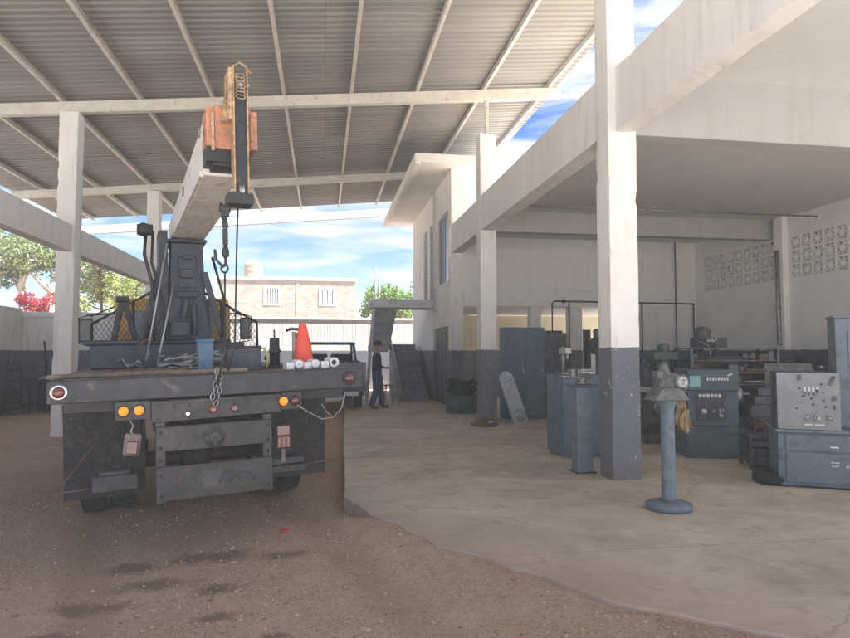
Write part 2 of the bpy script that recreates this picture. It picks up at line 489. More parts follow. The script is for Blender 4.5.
# ------------------------------------------------------------------ mesh helpers
class MB:
    def __init__(s):
        s.bm = bmesh.new()
        s.smooth_faces = []

    def _mi(s, faces, m, sm=False):
        for f in faces:
            f.material_index = m
            f.smooth = sm

    def box(s, c, size, rot=None, m=0, taper=None):
        x, y, z = [q / 2 for q in size]
        vs = []
        for dz in (-1, 1):
            k = 1 if (taper is None or dz < 0) else taper
            for dx, dy in ((-1, -1), (1, -1), (1, 1), (-1, 1)):
                p = Vector((dx * x * k, dy * y * k, dz * z))
                if rot is not None:
                    p = rot @ p
                vs.append(s.bm.verts.new(p + Vector(c)))
        fs = []
        for idx in ((3, 2, 1, 0), (4, 5, 6, 7), (0, 1, 5, 4), (1, 2, 6, 5), (2, 3, 7, 6), (3, 0, 4, 7)):
            fs.append(s.bm.faces.new([vs[i] for i in idx]))
        s._mi(fs, m)
        return s

    def bx(s, x0, x1, y0, y1, z0, z1, m=0):
        return s.box(((x0 + x1) / 2, (y0 + y1) / 2, (z0 + z1) / 2), (abs(x1 - x0), abs(y1 - y0), abs(z1 - z0)), None, m)

    def bar(s, p0, p1, w, h, m=0, up=(0, 0, 1)):
        p0, p1 = Vector(p0), Vector(p1)
        d = (p1 - p0)
        L = d.length
        d.normalize()
        u = Vector(up)
        if abs(d.dot(u)) > .98:
            u = Vector((0, 1, 0))
        sx = d.cross(u).normalized()
        uz = sx.cross(d)
        rot = Matrix((sx, d, uz)).transposed()
        return s.box((p0 + p1) / 2, (w, L, h), rot, m)

    def ring(s, c, ax, r, n, ph=0):
        ax = Vector(ax).normalized()
        t = Vector((0, 0, 1)) if abs(ax.z) < .9 else Vector((1, 0, 0))
        u = ax.cross(t).normalized()
        v = ax.cross(u)
        return [s.bm.verts.new(Vector(c) + (u * math.cos(2 * PI * i / n + ph) + v * math.sin(2 * PI * i / n + ph)) * r) for i in range(n)]

    def bridge(s, a, b, m, sm=True):
        n = len(a)
        fs = [s.bm.faces.new((a[i], a[(i + 1) % n], b[(i + 1) % n], b[i])) for i in range(n)]
        s._mi(fs, m, sm)

    def cyl(s, p0, p1, r0, r1=None, n=16, m=0, caps=True):
        r1 = r0 if r1 is None else r1
        p0, p1 = Vector(p0), Vector(p1)
        a = s.ring(p0, p1 - p0, r0, n)
        b = s.ring(p1, p1 - p0, r1, n)
        s.bridge(a, b, m)
        if caps:
            s._mi([s.bm.faces.new(a[::-1]), s.bm.faces.new(b)], m)
        return s

    def lathe(s, c, ax, prof, n=20, m=0, closed=False):
        """prof: list of (offset along axis, radius)"""
        ax = Vector(ax).normalized()
        rs = [s.ring(Vector(c) + ax * o, ax, max(r, .0005), n) for o, r in prof]
        for a, b in zip(rs, rs[1:]):
            s.bridge(a, b, m)
        if closed:
            s.bridge(rs[-1], rs[0], m)
        else:
            s._mi([s.bm.faces.new(rs[0][::-1]), s.bm.faces.new(rs[-1])], m)
        return s

    def tube(s, pts, r, n=8, m=0, closed=False):
        pts = [Vector(p) for p in pts]
        rs = []
        k = len(pts)
        for i, p in enumerate(pts):
            a = pts[(i - 1) % k] if (closed or i > 0) else p
            b = pts[(i + 1) % k] if (closed or i < k - 1) else p
            rr = r[i] if isinstance(r, (list, tuple)) else r
            rs.append(s.ring(p, b - a, rr, n))
        for a, b in zip(rs, rs[1:]):
            s._twist(a, b, m)
        if closed:
            s._twist(rs[-1], rs[0], m)
        else:
            s._mi([s.bm.faces.new(rs[0][::-1]), s.bm.faces.new(rs[-1])], m)
        return s

    def _twist(s, a, b, m):
        n = len(a)
        best = min(range(n), key=lambda k: (a[0].co - b[k].co).length)
        s.bridge(a, b[best:] + b[:best], m)

    def prism(s, pts, axis, t0, t1, m=0):
        """pts 2-D outline; axis 'x','y','z' is the extrusion axis"""
        def P(p, t):
            return {'x': (t, p[0], p[1]), 'y': (p[0], t, p[1]), 'z': (p[0], p[1], t)}[axis]
        a = [s.bm.verts.new(P(p, t0)) for p in pts]
        b = [s.bm.verts.new(P(p, t1)) for p in pts]
        n = len(pts)
        fs = [s.bm.faces.new(a), s.bm.faces.new(b[::-1])]
        for i in range(n):
            fs.append(s.bm.faces.new((a[i], b[i], b[(i + 1) % n], a[(i + 1) % n])))
        s._mi(fs, m)
        return s

    def ball(s, c, r, m=0, sub=2, sc=(1, 1, 1)):
        ret = bmesh.ops.create_icosphere(s.bm, subdivisions=sub, radius=1, matrix=Matrix.Translation(c) @ Matrix.Diagonal((r * sc[0], r * sc[1], r * sc[2], 1)))
        fs = {f for v in ret['verts'] for f in v.link_faces}
        s._mi(fs, m, True)
        return s

    def quad(s, ps, m=0):
        s._mi([s.bm.faces.new([s.bm.verts.new(p) for p in ps])], m)
        return s

    def build(s, name, mats, parent=None, bevel=0, seg=1, loc=None):
        me = bpy.data.meshes.new(name)
        bmesh.ops.recalc_face_normals(s.bm, faces=s.bm.faces[:])
        s.bm.to_mesh(me)
        s.bm.free()
        for k in (mats if isinstance(mats, (list, tuple)) else [mats]):
            me.materials.append(M[k] if isinstance(k, str) else k)
        o = bpy.data.objects.new(name, me)
        COL.objects.link(o)
        if parent:
            o.parent = parent
        if loc:
            o.location = loc
        if bevel:
            b = o.modifiers.new('bevel', 'BEVEL')
            b.width = bevel
            b.segments = seg
            b.limit_method = 'ANGLE'
            b.angle_limit = R(40)
        return o

def rough_box(x0, x1, y0, y1, z0, z1, seed=0, cell=.07, amp=.004, chip=.035):
    """hand plastered column or beam: uneven faces, knocked corners"""
    mb = MB()
    d = (x1 - x0, y1 - y0, z1 - z0)
    n = [max(2, int(q / cell)) for q in d]
    cache = {}
    def V(i, j, k):
        key = (i, j, k)
        if key not in cache:
            t = (i / n[0], j / n[1], k / n[2])
            p = Vector((x0 + d[0] * t[0], y0 + d[1] * t[1], z0 + d[2] * t[2]))
            on = [q in (0., 1.) for q in t]
            q = p * 2.3 + Vector((seed * 7.1, seed, 0))
            off = Vector((mnoise.noise(q), mnoise.noise(q + Vector((9, 0, 0))), 0)) * amp
            if sum(on) >= 2:
                c = max(0, mnoise.noise(p * 5.5 + Vector((seed, 3, 5))) - .22) * chip
                cen = Vector(((x0 + x1) / 2, (y0 + y1) / 2, (z0 + z1) / 2))
                for a in range(3):
                    if on[a]:
                        off[a] += c if p[a] < cen[a] else -c
            cache[key] = mb.bm.verts.new(p + off)
        return cache[key]
    for ax in range(3):
        u, w = [a for a in range(3) if a != ax]
        for e in (0, n[ax]):
            for a in range(n[u]):
                for b_ in range(n[w]):
                    vs = []
                    for da, db in ((0, 0), (1, 0), (1, 1), (0, 1)):
                        idx = [0, 0, 0]
                        idx[ax], idx[u], idx[w] = e, a + da, b_ + db
                        vs.append(V(*idx))
                    mb.bm.faces.new(vs)
    return mb

def tag(o, label, cat, group=None, kind=None):
    o['label'] = label
    o['category'] = cat
    if group:
        o['group'] = group
    if kind:
        o['kind'] = kind
    return o

def struct(o, kind='structure'):
    o['kind'] = kind
    return o

def thing(name, label, cat, loc=(0, 0, 0), rz=0, group=None, mat=None):
    o = bpy.data.objects.new(name, None)
    COL.objects.link(o)
    o.empty_display_size = .2
    if mat is not None:
        o.matrix_world = mat
    else:
        o.location = loc
        o.rotation_euler = (0, 0, rz)
    return tag(o, label, cat, group)

def clone(root, loc=None, rz=None, label=None, mat=None):
    c = root.copy()
    COL.objects.link(c)
    if mat is not None:
        c.matrix_world = mat
    if loc is not None:
        c.location = loc
    if rz is not None:
        c.rotation_euler = (0, 0, rz)
    if label:
        c['label'] = label
    def kids(src, dst):
        for ch in list(src.children):
            k = ch.copy()
            COL.objects.link(k)
            k.parent = dst
            kids(ch, k)
    kids(root, c)
    return c

def smooth01(a, b, x):
    t = max(0, min(1, (x - a) / (b - a)))
    return t * t * (3 - 2 * t)

# ------------------------------------------------------------------ ground
EDGE = [(2.75, 3.05), (2.17, 3.49), (1.76, 3.95), (1.44, 4.47), (.94, 5.15), (.44, 6.32), (.24, 6.99)]
def edge_dist(x, y):
    best = 9
    for (ax, ay), (bx, by) in zip(EDGE[:-2], EDGE[1:-1]):
        dx, dy = bx - ax, by - ay
        t = max(0, min(1, ((x - ax) * dx + (y - ay) * dy) / (dx * dx + dy * dy)))
        best = min(best, math.hypot(x - ax - t * dx, y - ay - t * dy))
    return best

def ground_h(x, y):
    base = -.14 + .115 * (1 - smooth01(.1, 2.2, edge_dist(x, y))) * (1 - smooth01(6.0, 6.9, y))
    n = mnoise.noise(Vector((x * .9, y * .9, 0))) * .018 + mnoise.noise(Vector((x * 3.1, y * 3.1, 4))) * .008
    # wheel ruts left by the truck backing out
    d = (x + .844) * .962 + (y - 5.547) * .272
    a = (x + .844) * -.272 + (y - 5.547) * .962
    w = abs(abs(d + .1 * math.sin(a * .6)) - .9)
    if w < .34 and a < 6:
        n -= .016 * (1 - smooth01(.12, .2, w)) - .012 * smooth01(.14, .22, w) * (1 - smooth01(.24, .34, w))
    return base + n

bm = bmesh.new()
def grid(bm, x0, x1, y0, y1, step):
    nx, ny = int((x1 - x0) / step), int((y1 - y0) / step)
    vs = [[bm.verts.new((x0 + (x1 - x0) * i / nx, y0 + (y1 - y0) * j / ny, 0)) for i in range(nx + 1)] for j in range(ny + 1)]
    for row in vs:
        for v in row:
            v.co.z = ground_h(v.co.x, v.co.y)
    for j in range(ny):
        for i in range(nx):
            f = bm.faces.new((vs[j][i], vs[j][i + 1], vs[j + 1][i + 1], vs[j + 1][i]))
            f.smooth = True
grid(bm, -7, 5, 1.6, 11.6, .08)
me = bpy.data.meshes.new('dirt_yard')
bm.to_mesh(me)
bm.free()
me.materials.append(M['dirt'])
o = bpy.data.objects.new('dirt_yard', me)
COL.objects.link(o)
struct(o)
# outer terrain sheet with a hole for the modelled yard
mb = MB()
B = 135
Z0 = -.16
for (x0, x1, y0, y1) in ((-B, -6.98, -B, B), (4.98, B, -B, B), (-6.98, 4.98, -B, 1.62), (-6.98, 4.98, 11.58, B)):
    mb.quad([(x0, y0, Z0 + .02), (x1, y0, Z0 + .02), (x1, y1, Z0 + .02), (x0, y1, Z0 + .02)])
struct(mb.build('ground', 'dirt'))
mb = MB()
mb.quad([(-60, -60, -.125), (60, -60, -.125), (60, 1.0, -.125), (-60, 1.0, -.125)])
mb.quad([(11.3, 1.0, -.125), (60, 1.0, -.125), (60, 40, -.125), (11.3, 40, -.125)])
mb.quad([(-60, 1.0, -.125), (-12.5, 1.0, -.125), (-12.5, 19, -.125), (-60, 19, -.125)])
struct(mb.build('bounce_apron', 'bounce_apron'))  # unseen pale ground, added to bounce sunlight under the roofs

# concrete slab, irregular outer edge, thick kerb face
pts = []
raw = [(7.2, -6), (5.2, .6), (3.9, 2.0)] + EDGE + [(.28, 8.2), (.33, 10.), (.42, 13), (.55, 16), (.65, 19), (.72, 25.5), (11.0, 25.5), (11.0, -6)]
for i, a in enumerate(raw):
    bq = raw[(i + 1) % len(raw)]
    L = math.hypot(bq[0] - a[0], bq[1] - a[1])
    n = max(1, int(L / .12)) if 2 <= i <= 14 else 1
    for k in range(n):
        t = k / n
        x, y = a[0] + (bq[0] - a[0]) * t, a[1] + (bq[1] - a[1]) * t
        j = mnoise.noise(Vector((x * 3, y * 3, 9))) * (.05 if i < 8 else .012) if 2 <= i <= 14 else 0
        pts.append((x + j, y + j * .6))
mb = MB()
mb.prism(pts, 'z', -.3, 0)
struct(mb.build('concrete_slab', 'slab', bevel=.012, seg=2))

# loose stones
mb = MB()
rnd = random.Random(3)
ico = bmesh.new()
bmesh.ops.create_icosphere(ico, subdivisions=1, radius=1)
ICO_V = [v.co.copy() for v in ico.verts]
ICO_F = [[v.index for v in f.verts] for f in ico.faces]
ico.free()
def stone(x, y, r):
    z = max(ground_h(x, y), -.2)
    ca, sa = math.cos(rnd.uniform(0, 6)), math.sin(rnd.uniform(0, 6))
    a, b_, c = rnd.uniform(.8, 1.4), rnd.uniform(.7, 1.1), rnd.uniform(.45, .8)
    vs = []
    for p in ICO_V:
        k = r * (1 + rnd.uniform(-.2, .2))
        px, py = p.x * a * k, p.y * b_ * k
        vs.append(mb.bm.verts.new((x + px * ca - py * sa, y + px * sa + py * ca, z + r * .2 + p.z * c * k)))
    for f in ICO_F:
        mb.bm.faces.new([vs[i] for i in f])
cnt = 0
while cnt < 9500:
    y = 3 + 6 * rnd.random() ** 1.4
    x = rnd.uniform(-.75 * y - .2, 3.0)
    if x > .3 and y > 5.9:
        continue
    ok = True
    for (ax, ay), (bx2, by2) in zip(EDGE[:-1], EDGE[1:]):
        if min(ay, by2) <= y <= max(ay, by2):
            xe = ax + (bx2 - ax) * (y - ay) / (by2 - ay)
            if x > xe + .02:
                ok = False
    if not ok or mnoise.noise(Vector((x * .9, y * .9, 2))) < rnd.uniform(-.8, .3):
        continue
    stone(x, y, rnd.choice((.004, .004, .006, .006, .008, .01, .014)) * rnd.uniform(.7, 1.2))
    cnt += 1
struct(mb.build('gravel', 'stone'), 'stuff')

# ------------------------------------------------------------------ canopy over the yard
def roof_z(x):
    return 7.20 + .094 * x
canopy = thing('yard_canopy', 'corrugated metal canopy on white concrete columns sheltering the dirt yard', 'canopy')
X0, X1 = -9.4, 5.45
Y0r, Y1r = .4, 25.3
per = .19
ny = int((Y1r - Y0r) / per)
mb = MB()
prev = None
off = (0, .055, .085, .135, .165)
amp = (0, 0, .035, .035, 0)
prof = []
for k in range(ny):
    for o_, a_ in zip(off, amp):
        prof.append((Y0r + k * per + o_, a_))
for (y, a) in prof:
    cur = (mb.bm.verts.new((X0, y, roof_z(X0) + .13 + a)), mb.bm.verts.new((X1, y, roof_z(X1) + .13 + a)))
    if prev:
        mb.bm.faces.new((prev[0], prev[1], cur[1], cur[0]))
    prev = cur
ro = mb.build('roof_sheet', 'roof', canopy)
sol = ro.modifiers.new('thick', 'SOLIDIFY')
sol.thickness = .004
sol.offset = 1
for x in (-8.4, -6.85, -5.35, -3.84, -2.38, -.88, .58, 2.05, 3.6, 5.14):
    mb = MB()
    z = roof_z(x)
    # open C purlin
    mb.bx(x - .0325, x - .0285, Y0r, Y1r - .05, z, z + .127)
    mb.bx(x - .0285, x + .0325, Y0r, Y1r - .05, z, z + .005)
    mb.bx(x - .0285, x + .0325, Y0r, Y1r - .05, z + .122, z + .127)
    mb.bx(x + .0285, x + .0325, Y0r, Y1r - .05, z + .005, z + .02)
    mb.build('purlin', 'purlin', canopy)
def rafter(y, x0, x1, h, w, drop=0, mat='steel_cream'):
    mb = MB()
    za, zb = roof_z(x0) - drop, roof_z(x1) - drop
    mb.prism([(x0, za - h), (x1, zb - h), (x1, zb - .003), (x0, za - .003)], 'y', y - w / 2, y + w / 2)
    for q in range(1, 6):
        t = q / 6
        x = x0 + (x1 - x0) * t
        z = za + (zb - za) * t
        mb.box((x, y - w / 2 - .004, z - h / 2), (.012, .008, h - .03))
    mb.build('rafter_beam', mat, canopy, bevel=.006)
rafter(7.4, -9.2, 5.3, .24, .15)
rafter(14.0, -9.2, 5.42, .24, .15)
rafter(.7, -9.2, 5.3, .24, .15)
rafter(20.6, -9.2, 3.2, .22, .15)
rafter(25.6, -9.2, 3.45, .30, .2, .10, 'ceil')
LX = -5.16
for y in (.7, 7.4, 14.0, 20.6, 25.6):
    top = roof_z(LX) - .245 - (.16 if y > 25 else 0)
    if y == 20.6: top = roof_z(LX) - .225
    mb = rough_box(LX - .18, LX + .18, y - .18, y + .18, -.3, top, y)
    mb.build('column', 'wall2' if y not in (14.0,) else 'wall', canopy, bevel=.01, seg=2)
mb = MB()
for y0, y1 in ((.88, 7.22), (7.58, 13.82), (14.18, 20.42), (20.78, 25.42)):
    mb.bx(LX - .13, LX + .13, y0, y1, 3.58, 4.12)
mb.build('tie_beam', 'beam', canopy, bevel=.012, seg=2)
# posts that carry the canopy off the workshop columns
for y, zt in ((7.53, 7.0), (14.05, 6.5)):
    mb = MB()
    mb.bx(3.62, 3.70, y - .09, y - .01, zt + .001, roof_z(3.66) - .245)
    mb.bx(3.56, 3.76, y - .14, y + .04, zt + .001, zt + .012)
    mb.build('post', 'steel_cream', canopy)

# ------------------------------------------------------------------ workshop
shop = thing('workshop_building', 'open fronted white workshop with grey dado columns and pierced block wall', 'workshop')
CX0, CX1 = 3.47, 3.84
for y, zt in ((.9, 5.09), (7.35, 7.0), (13.88, 6.5)):
    mb = rough_box(CX0, CX1, y, y + .37, -.1, zt, y)
    mb.build('column', 'wall2', shop, bevel=.01, seg=2)
mb = rough_box(CX0, CX1 - .02, 17.25, 17.6, -.1, 4.28, 3)
mb.build('column', 'wall2', shop, bevel=.01, seg=2)
mb = MB()
mb.bx(CX0 + .1, CX1 - .04, -1, .9, 4.28, 5.09)
mb.build('edge_beam', 'beam', shop, bevel=.012, seg=2)
mb = rough_box(CX0 + .1, CX1 - .04, 1.27, 7.35, 4.28, 5.09, 5, .1, .004, .022)
mb.build('edge_beam', 'beam', shop)
mb = MB()
mb = rough_box(CX0 + .012, CX1 - .06, 7.72, 13.88, 4.28, 5.06, 2, .1, .004, .022)
mb.build('edge_beam', 'beam', shop)
mb = MB()
mb.bx(CX0 + .012, CX1 - .06, 14.25, 17.25, 4.28, 5.06)
mb.build('edge_beam', 'beam', shop, bevel=.012, seg=2)
XR = 10.8
for y in (.9, 7.37, 13.9):
    mb = MB()
    mb.bx(CX1 + .001, XR, y + .03, y + .275, 4.28, 4.78 if y > 10 else 5.08)
    mb.build('cross_beam', 'cement', shop, bevel=.012)
mb = MB()
mb.bx(CX1 - .03, XR + .2, 7.65, 17.25, 4.75, 4.95)
mb.bx(CX1 - .05, XR + .2, -.6, 7.649, 5.05, 5.12)
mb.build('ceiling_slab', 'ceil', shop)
mb = MB()
mb.bx(CX1 - .02, XR + .2, 7.66, 17.24, 4.951, 4.97)
mb.bx(CX1 - .02, XR + .2, -.6, 7.64, 5.121, 5.14)
mb.build('roof_bounce_sheet', 'roof_bounce', shop)  # unseen sheet added to throw warm sunlight onto the canopy underside
# side wall with pierced screens
S1 = (13.74, 16.75)
S2 = (9.0, 13.36)
ZB, ZT = 3.26, 4.25
mb = MB()
mb.bx(XR, XR + .2, 5, 17.4, -.1, ZB)
mb.bx(XR, XR + .2, 7.65, 17.4, ZT, 4.749)
mb.bx(XR, XR + .2, 5, 7.649, ZT, 5.049)
mb.bx(XR, XR + .2, 5, S2[0], ZB, ZT)
mb.bx(XR, XR + .2, S2[1], S1[0], ZB, ZT)
mb.bx(XR, XR + .2, S1[1], 17.4, ZB, ZT)
mb.build('side_wall', 'inside', shop)
mb = MB()
mb.bx(XR + .16, XR + .2, S2[0], S2[1], ZB, ZT)
mb.bx(XR + .16, XR + .2, S1[0], S1[1], ZB, ZT)
mb.build('hole_shade_backing', 'concrete_grey', shop)  # added sheet, its grey stands in for the shade behind the holes
mb = MB()
mb.bx(XR - .16, XR - .001, 13.42, 13.7, -.05, 4.749)
mb.build('wall_pier', 'inside', shop, bevel=.01)
def screen(y0, y1):
    mb = MB()
    n = round((y1 - y0) / .33)
    w = (y1 - y0) / n
    h = (ZT - ZB) / 3
    x = XR + .03
    for i in range(n):
        for j in range(3):
            cy, cz = y0 + (i + .5) * w, ZB + (j + .5) * h
            t = .022
            mb.box((x, cy - w / 2 + t / 2, cz), (.09, t, h))
            mb.box((x, cy + w / 2 - t / 2, cz), (.09, t, h))
            mb.box((x, cy, cz - h / 2 + t / 2), (.088, w - 2 * t, t))
            mb.box((x, cy, cz + h / 2 - t / 2), (.088, w - 2 * t, t))
            for q in range(4):
                a = q * PI / 4
                L = (w if q % 2 == 0 else w * 1.25) - .03
                mb.box((x + .001 * q, cy, cz), (.07, L, .026), Matrix.Rotation(a, 3, 'X'))
            rr = mb.ring((x - .03, cy, cz), (1, 0, 0), .07, 10)
            r2 = mb.ring((x + .03, cy, cz), (1, 0, 0), .07, 10)
            mb.bridge(rr, r2, 0)
            mb._mi([mb.bm.faces.new(rr)], 0)
    mb.build('pierced_screen', 'inside', shop)
screen(*S1)
screen(*S2)
# back wall: lintel, posts and openings into a paler rear room
YB = 17.25
mb = MB()
mb.bx(CX1 - .02, XR, YB, YB + .25, 2.82, 4.749)
mb.bx(9.601, XR, YB, YB + .25, -.05, 2.819)
mb.bx(8.95, 9.299, YB, YB + .25, -.05, 2.819)
mb.build('back_wall', 'inside', shop)
mb = MB()
mb.bx(CX1 - .02, XR - .001, YB - .06, YB - .001, 2.82, 3.28)
mb.build('lintel', 'inside', shop, bevel=.01)
for x0, x1 in ((5.75, 6.05), (6.9, 7.27), (9.3, 9.6)):
    mb = MB()
    mb.bx(x0, x1, YB - .02, YB + .3, -.05, 2.82)
    mb.build('column', 'wall2', shop, bevel=.01)
mb = MB()
mb.bx(CX1, 11.0, 21.5, 21.7, -.1, 4.5)
mb.build('rear_wall', 'cream', shop)
for x0, x1, zt in ((6.35, 6.86, 2.17), (7.5, 7.72, 2.2), (8.1, 8.9, 1.9)):
    mb = MB()
    mb.bx(x0, x1, 17.7, 17.76, .02, zt)
    mb.bx(x0 + .05, x1 - .05, 17.68, 17.699, .15, zt * .48)
    mb.bx(x0 + .05, x1 - .05, 17.68, 17.699, zt * .52, zt - .1)
    mb.build('door', 'black', shop)
# pipes and conduits
mb = MB()
mb.tube([(6.35, YB - .1, 1.0), (6.35, YB - .1, 2.9), (6.42, YB - .1, 2.98), (10.65, YB - .1, 2.95)], .022)
mb.tube([(6.85, YB - .1, 1.4), (6.85, YB - .1, 2.97)], .02)
mb.tube([(9.05, YB - .1, 1.2), (9.05, YB - .1, 2.95)], .02)
mb.tube([(10.66, YB - .1, 1.2), (10.66, YB - .1, 2.95)], .02)
mb.tube([(10.1, YB - .12, 1.2), (10.1, YB - .12, 4.74)], .018)
mb.ball((6.68, YB - .12, 2.98), .06)
mb.build('conduit', 'black', shop)
mb = MB()
mb.tube([(3.9, 12.5, 4.55), (10.78, 12.5, 4.55)], .02)
mb.tube([(10.72, 13.56, 1.7), (10.60, 13.56, 1.74), (10.60, 13.56, 3.95)], .05)
mb.lathe((10.60, 13.56, 2.6), (0, 0, 1), [(-.05, .05), (-.05, .065), (.05, .065), (.05, .05)], 12)
mb.build('pipe', 'steel', shop)

# ------------------------------------------------------------------ two storey block behind the workshop
house2 = thing('two_storey_block', 'white two storey building with projecting eave slab and tall louvred windows', 'building')
UX = 3.5
ZF = 2.76
W = [(17.75, 19.4, 3.55, 5.6), (19.95, 20.9, 3.2, 5.7), (21.35, 22.2, 3.3, 5.7)]
mb = MB()
YE = 25.0
T = .2
ys = [17.62] + [q for w in W for q in w[:2]] + [YE]
zl, zh = ZF, 6.66
for i in range(0, len(ys), 2):
    mb.bx(UX, UX + T, ys[i], ys[i + 1], zl, zh)
for (a, b_, z0, z1) in W:
    mb.bx(UX, UX + T, a, b_, zl, z0)
    mb.bx(UX, UX + T, a, b_, z1, zh)
mb.bx(UX, UX + T, 20.2, YE, -.1, ZF - .001)
mb.bx(UX, UX + T, 17.62, 20.2, 2.28, ZF - .001)
mb.bx(UX + .001, 7.0, YE - .2, YE - .001, -.1, zh - .002)
mb.build('side_wall', 'wall2', house2)
mb = MB()
mb.bx(CX0 + .02, 7.0, 17.26, 17.61, 5.07, 6.66)
mb.build('front_wall', 'wall', house2)
mb = MB()
mb.bx(UX + .2, 11.0, 17.63, 21.45, ZF + .06, ZF + .2)  # floor stretched past the block, unseen, to keep sun off the rear wall
mb.build('floor_sunshade', 'ceil', house2)
mb = MB()
mb.bx(2.4, 7.4, 16.75, 25.6, 6.665, 6.9)
mb.bx(2.4, 2.55, 16.75, 25.6, 6.60, 6.664)
mb.build('eave_slab', 'beam', house2, bevel=.015, seg=2)
for k, (a, b_, z0, z1) in enumerate(W):
    mb = MB()
    t = .05
    mb.bx(UX + .04, UX + .1, a, a + t, z0, z1)
    mb.bx(UX + .04, UX + .1, b_ - t, b_, z0, z1)
    mb.bx(UX + .04, UX + .1, a + t, b_ - t, z0, z0 + t)
    mb.bx(UX + .04, UX + .1, a + t, b_ - t, z1 - t, z1)
    mid = (a + b_) / 2
    mb.bx(UX + .04, UX + .1, mid - .02, mid + .02, z0 + t, z1 - t)
    w = mb.build('window', 'galv', house2)
    mb = MB()
    if k == 2:
        nn = 14
        for q in range(nn):
            z = z0 + t + (z1 - z0 - 2 * t) * (q + .5) / nn
            mb.box((UX + .1, mid, z), (.1, b_ - a - 2 * t, .012), Matrix.Rotation(R(40), 3, 'Y'))
        mb.build('louvre', 'glass', w)
    else:
        mb.bx(UX + .066, UX + .074, a + t, b_ - t, z0 + t, z1 - t)
        mb.build('pane', 'glass', w)
mb = MB()
mb.bx(UX + .06, UX + .12, 17.66, 20.18, .0, 2.27)
for q in range(4):
    y = 17.8 + q * .6
    mb.bx(UX + .045, UX + .06, y, y + .5, .15, 1.05)
    mb.bx(UX + .045, UX + .06, y, y + .5, 1.2, 2.15)
mb.build('door', 'mach_dark', house2)
mb = MB()
mb.tube([(3.42, 19.65, 2.8), (3.42, 19.65, 6.6)], .04)
mb.build('downpipe', 'pvc', house2)

# outside stair
stair = thing('outdoor_staircase', 'grey concrete outdoor staircase with switchback landing beside the white two storey building', 'staircase')
mb = MB()
nst = 9
for k in range(nst):
    y0 = 20.0 + k * .37
    mb.bx(2.42, 3.3, y0, 23.5, .2 * k + (0 if k == 0 else .0005), .2 * (k + 1))
    mb.bx(2.40, 3.32, y0 - .025, y0 + .34, .2 * (k + 1) + .001, .2 * (k + 1) + .03)
mb.build('lower_flight', 'concrete_grey', stair)
mb = MB()
mb.bx(1.7, 3.3, 23.5, 24.6, 1.62, 1.8)
mb.build('mid_landing', 'concrete_grey', stair)
mb = MB()
mb.prism([(23.48, 1.55), (23.48, 1.8), (20.9, 3.24), (20.75, 2.94)], 'x', 1.68, 2.38)
mb.build('upper_flight', 'landing', stair)
mb = MB()
mb.bx(1.45, 3.49, 20.1, 21.1, 2.95, 3.22)
mb.build('upper_landing', 'landing', stair, bevel=.01)
mb = MB()
mb.tube([(2.40, 20.0, .05), (2.40, 20.0, .55), (2.40, 23.4, 2.3)], .02)
for k in range(1, 5):
    y = 20 + k * .74
    mb.tube([(2.40, y, .2 * (k * 2) + .05), (2.40, y, .55 + k * .74 * .515)], .013)
mb.build('handrail', 'galv', stair)
mb = MB()
mb.bar((1.58, 20.3, 2.94), (1.36, 20.3, -.12), .1, .1)
mb.build('support_strut', 'landing', stair)

# ------------------------------------------------------------------ yard walls
mb = MB()
mb.bx(-9.0, -8.795, 6, 20.8, -.3, 2.75)
mb.bx(-9.05, -8.75, 6, 20.5, 2.751, 2.83)
tag(mb.build('boundary_wall', 'wall2', bevel=.01), 'long plastered yard wall with dark dado running beside the canopy columns', 'wall')
w = thing('panel_wall', 'short white panelled wall with thick coping between yard wall and canopy column', 'wall')
mb = MB()
for k in range(4):
    mb.bx(-8.79, -5.9, 20.6, 20.8, -.3 if k == 0 else 1.2 + .46 * (k - 1) + .002, 1.2 + .46 * k - .012)
mb.bx(-8.79, -5.9, 20.62, 20.78, -.2, 2.56)
mb.build('wall_panel', 'wall2', w)
mb = MB()
mb.bx(-8.79, -5.85, 20.54, 20.86, 2.585, 2.74)
mb.build('coping', 'wall', w, bevel=.012)
w = thing('rear_boundary_wall', 'ribbed pale rear boundary wall with lit coping and dark painted foot', 'wall')
mb = MB()
mb.bx(-18, 8, 29, 29.15, -.3, 3.0)
k = -18
while k < 7.9:
    mb.bx(k, k + .07, 28.994, 28.9995, 1.62, 2.99)
    k += .14
mb.build('wall_panel', 'rearwall', w)
mb = MB()
mb.bx(-18, 8, 28.93, 29.2, 3.001, 3.08)
mb.build('coping', 'wall', w)

# neighbour's house
nh = thing('neighbour_house', 'grey concrete block house with barred windows standing beyond the rear wall', 'house')
mb = MB()
hx0, hx1 = -7.3, 2.25
HW = [(-4.12, -2.94, 4.83, 6.1), (-.31, .9, 4.83, 6.1)]
segs = [hx0, HW[0][0], HW[0][1], HW[1][0], HW[1][1], hx1]
for i in (0, 2, 4):
    mb.bx(segs[i], segs[i + 1], 46, 46.2, -.2, 6.6)
for a, b_, z0, z1 in HW:
    mb.bx(a, b_, 46, 46.2, -.2, z0)
    mb.bx(a, b_, 46, 46.2, z1, 6.6)
mb.bx(hx0, hx0 + .2, 46.2, 54, -.2, 6.6)
mb.bx(hx1 - .2, hx1, 46.2, 54, -.2, 6.6)
mb.bx(hx0, hx1, 54, 54.2, -.2, 6.6)
mb.bx(-1.9, -1.65, 45.96, 45.999, -.2, 6.59)
mb.build('wall', 'block', nh)
mb = MB()
mb.bx(hx0 - .12, hx1 + .12, 45.88, 54.3, 6.601, 6.82)
mb.build('roof', 'yardwall', nh, bevel=.02)
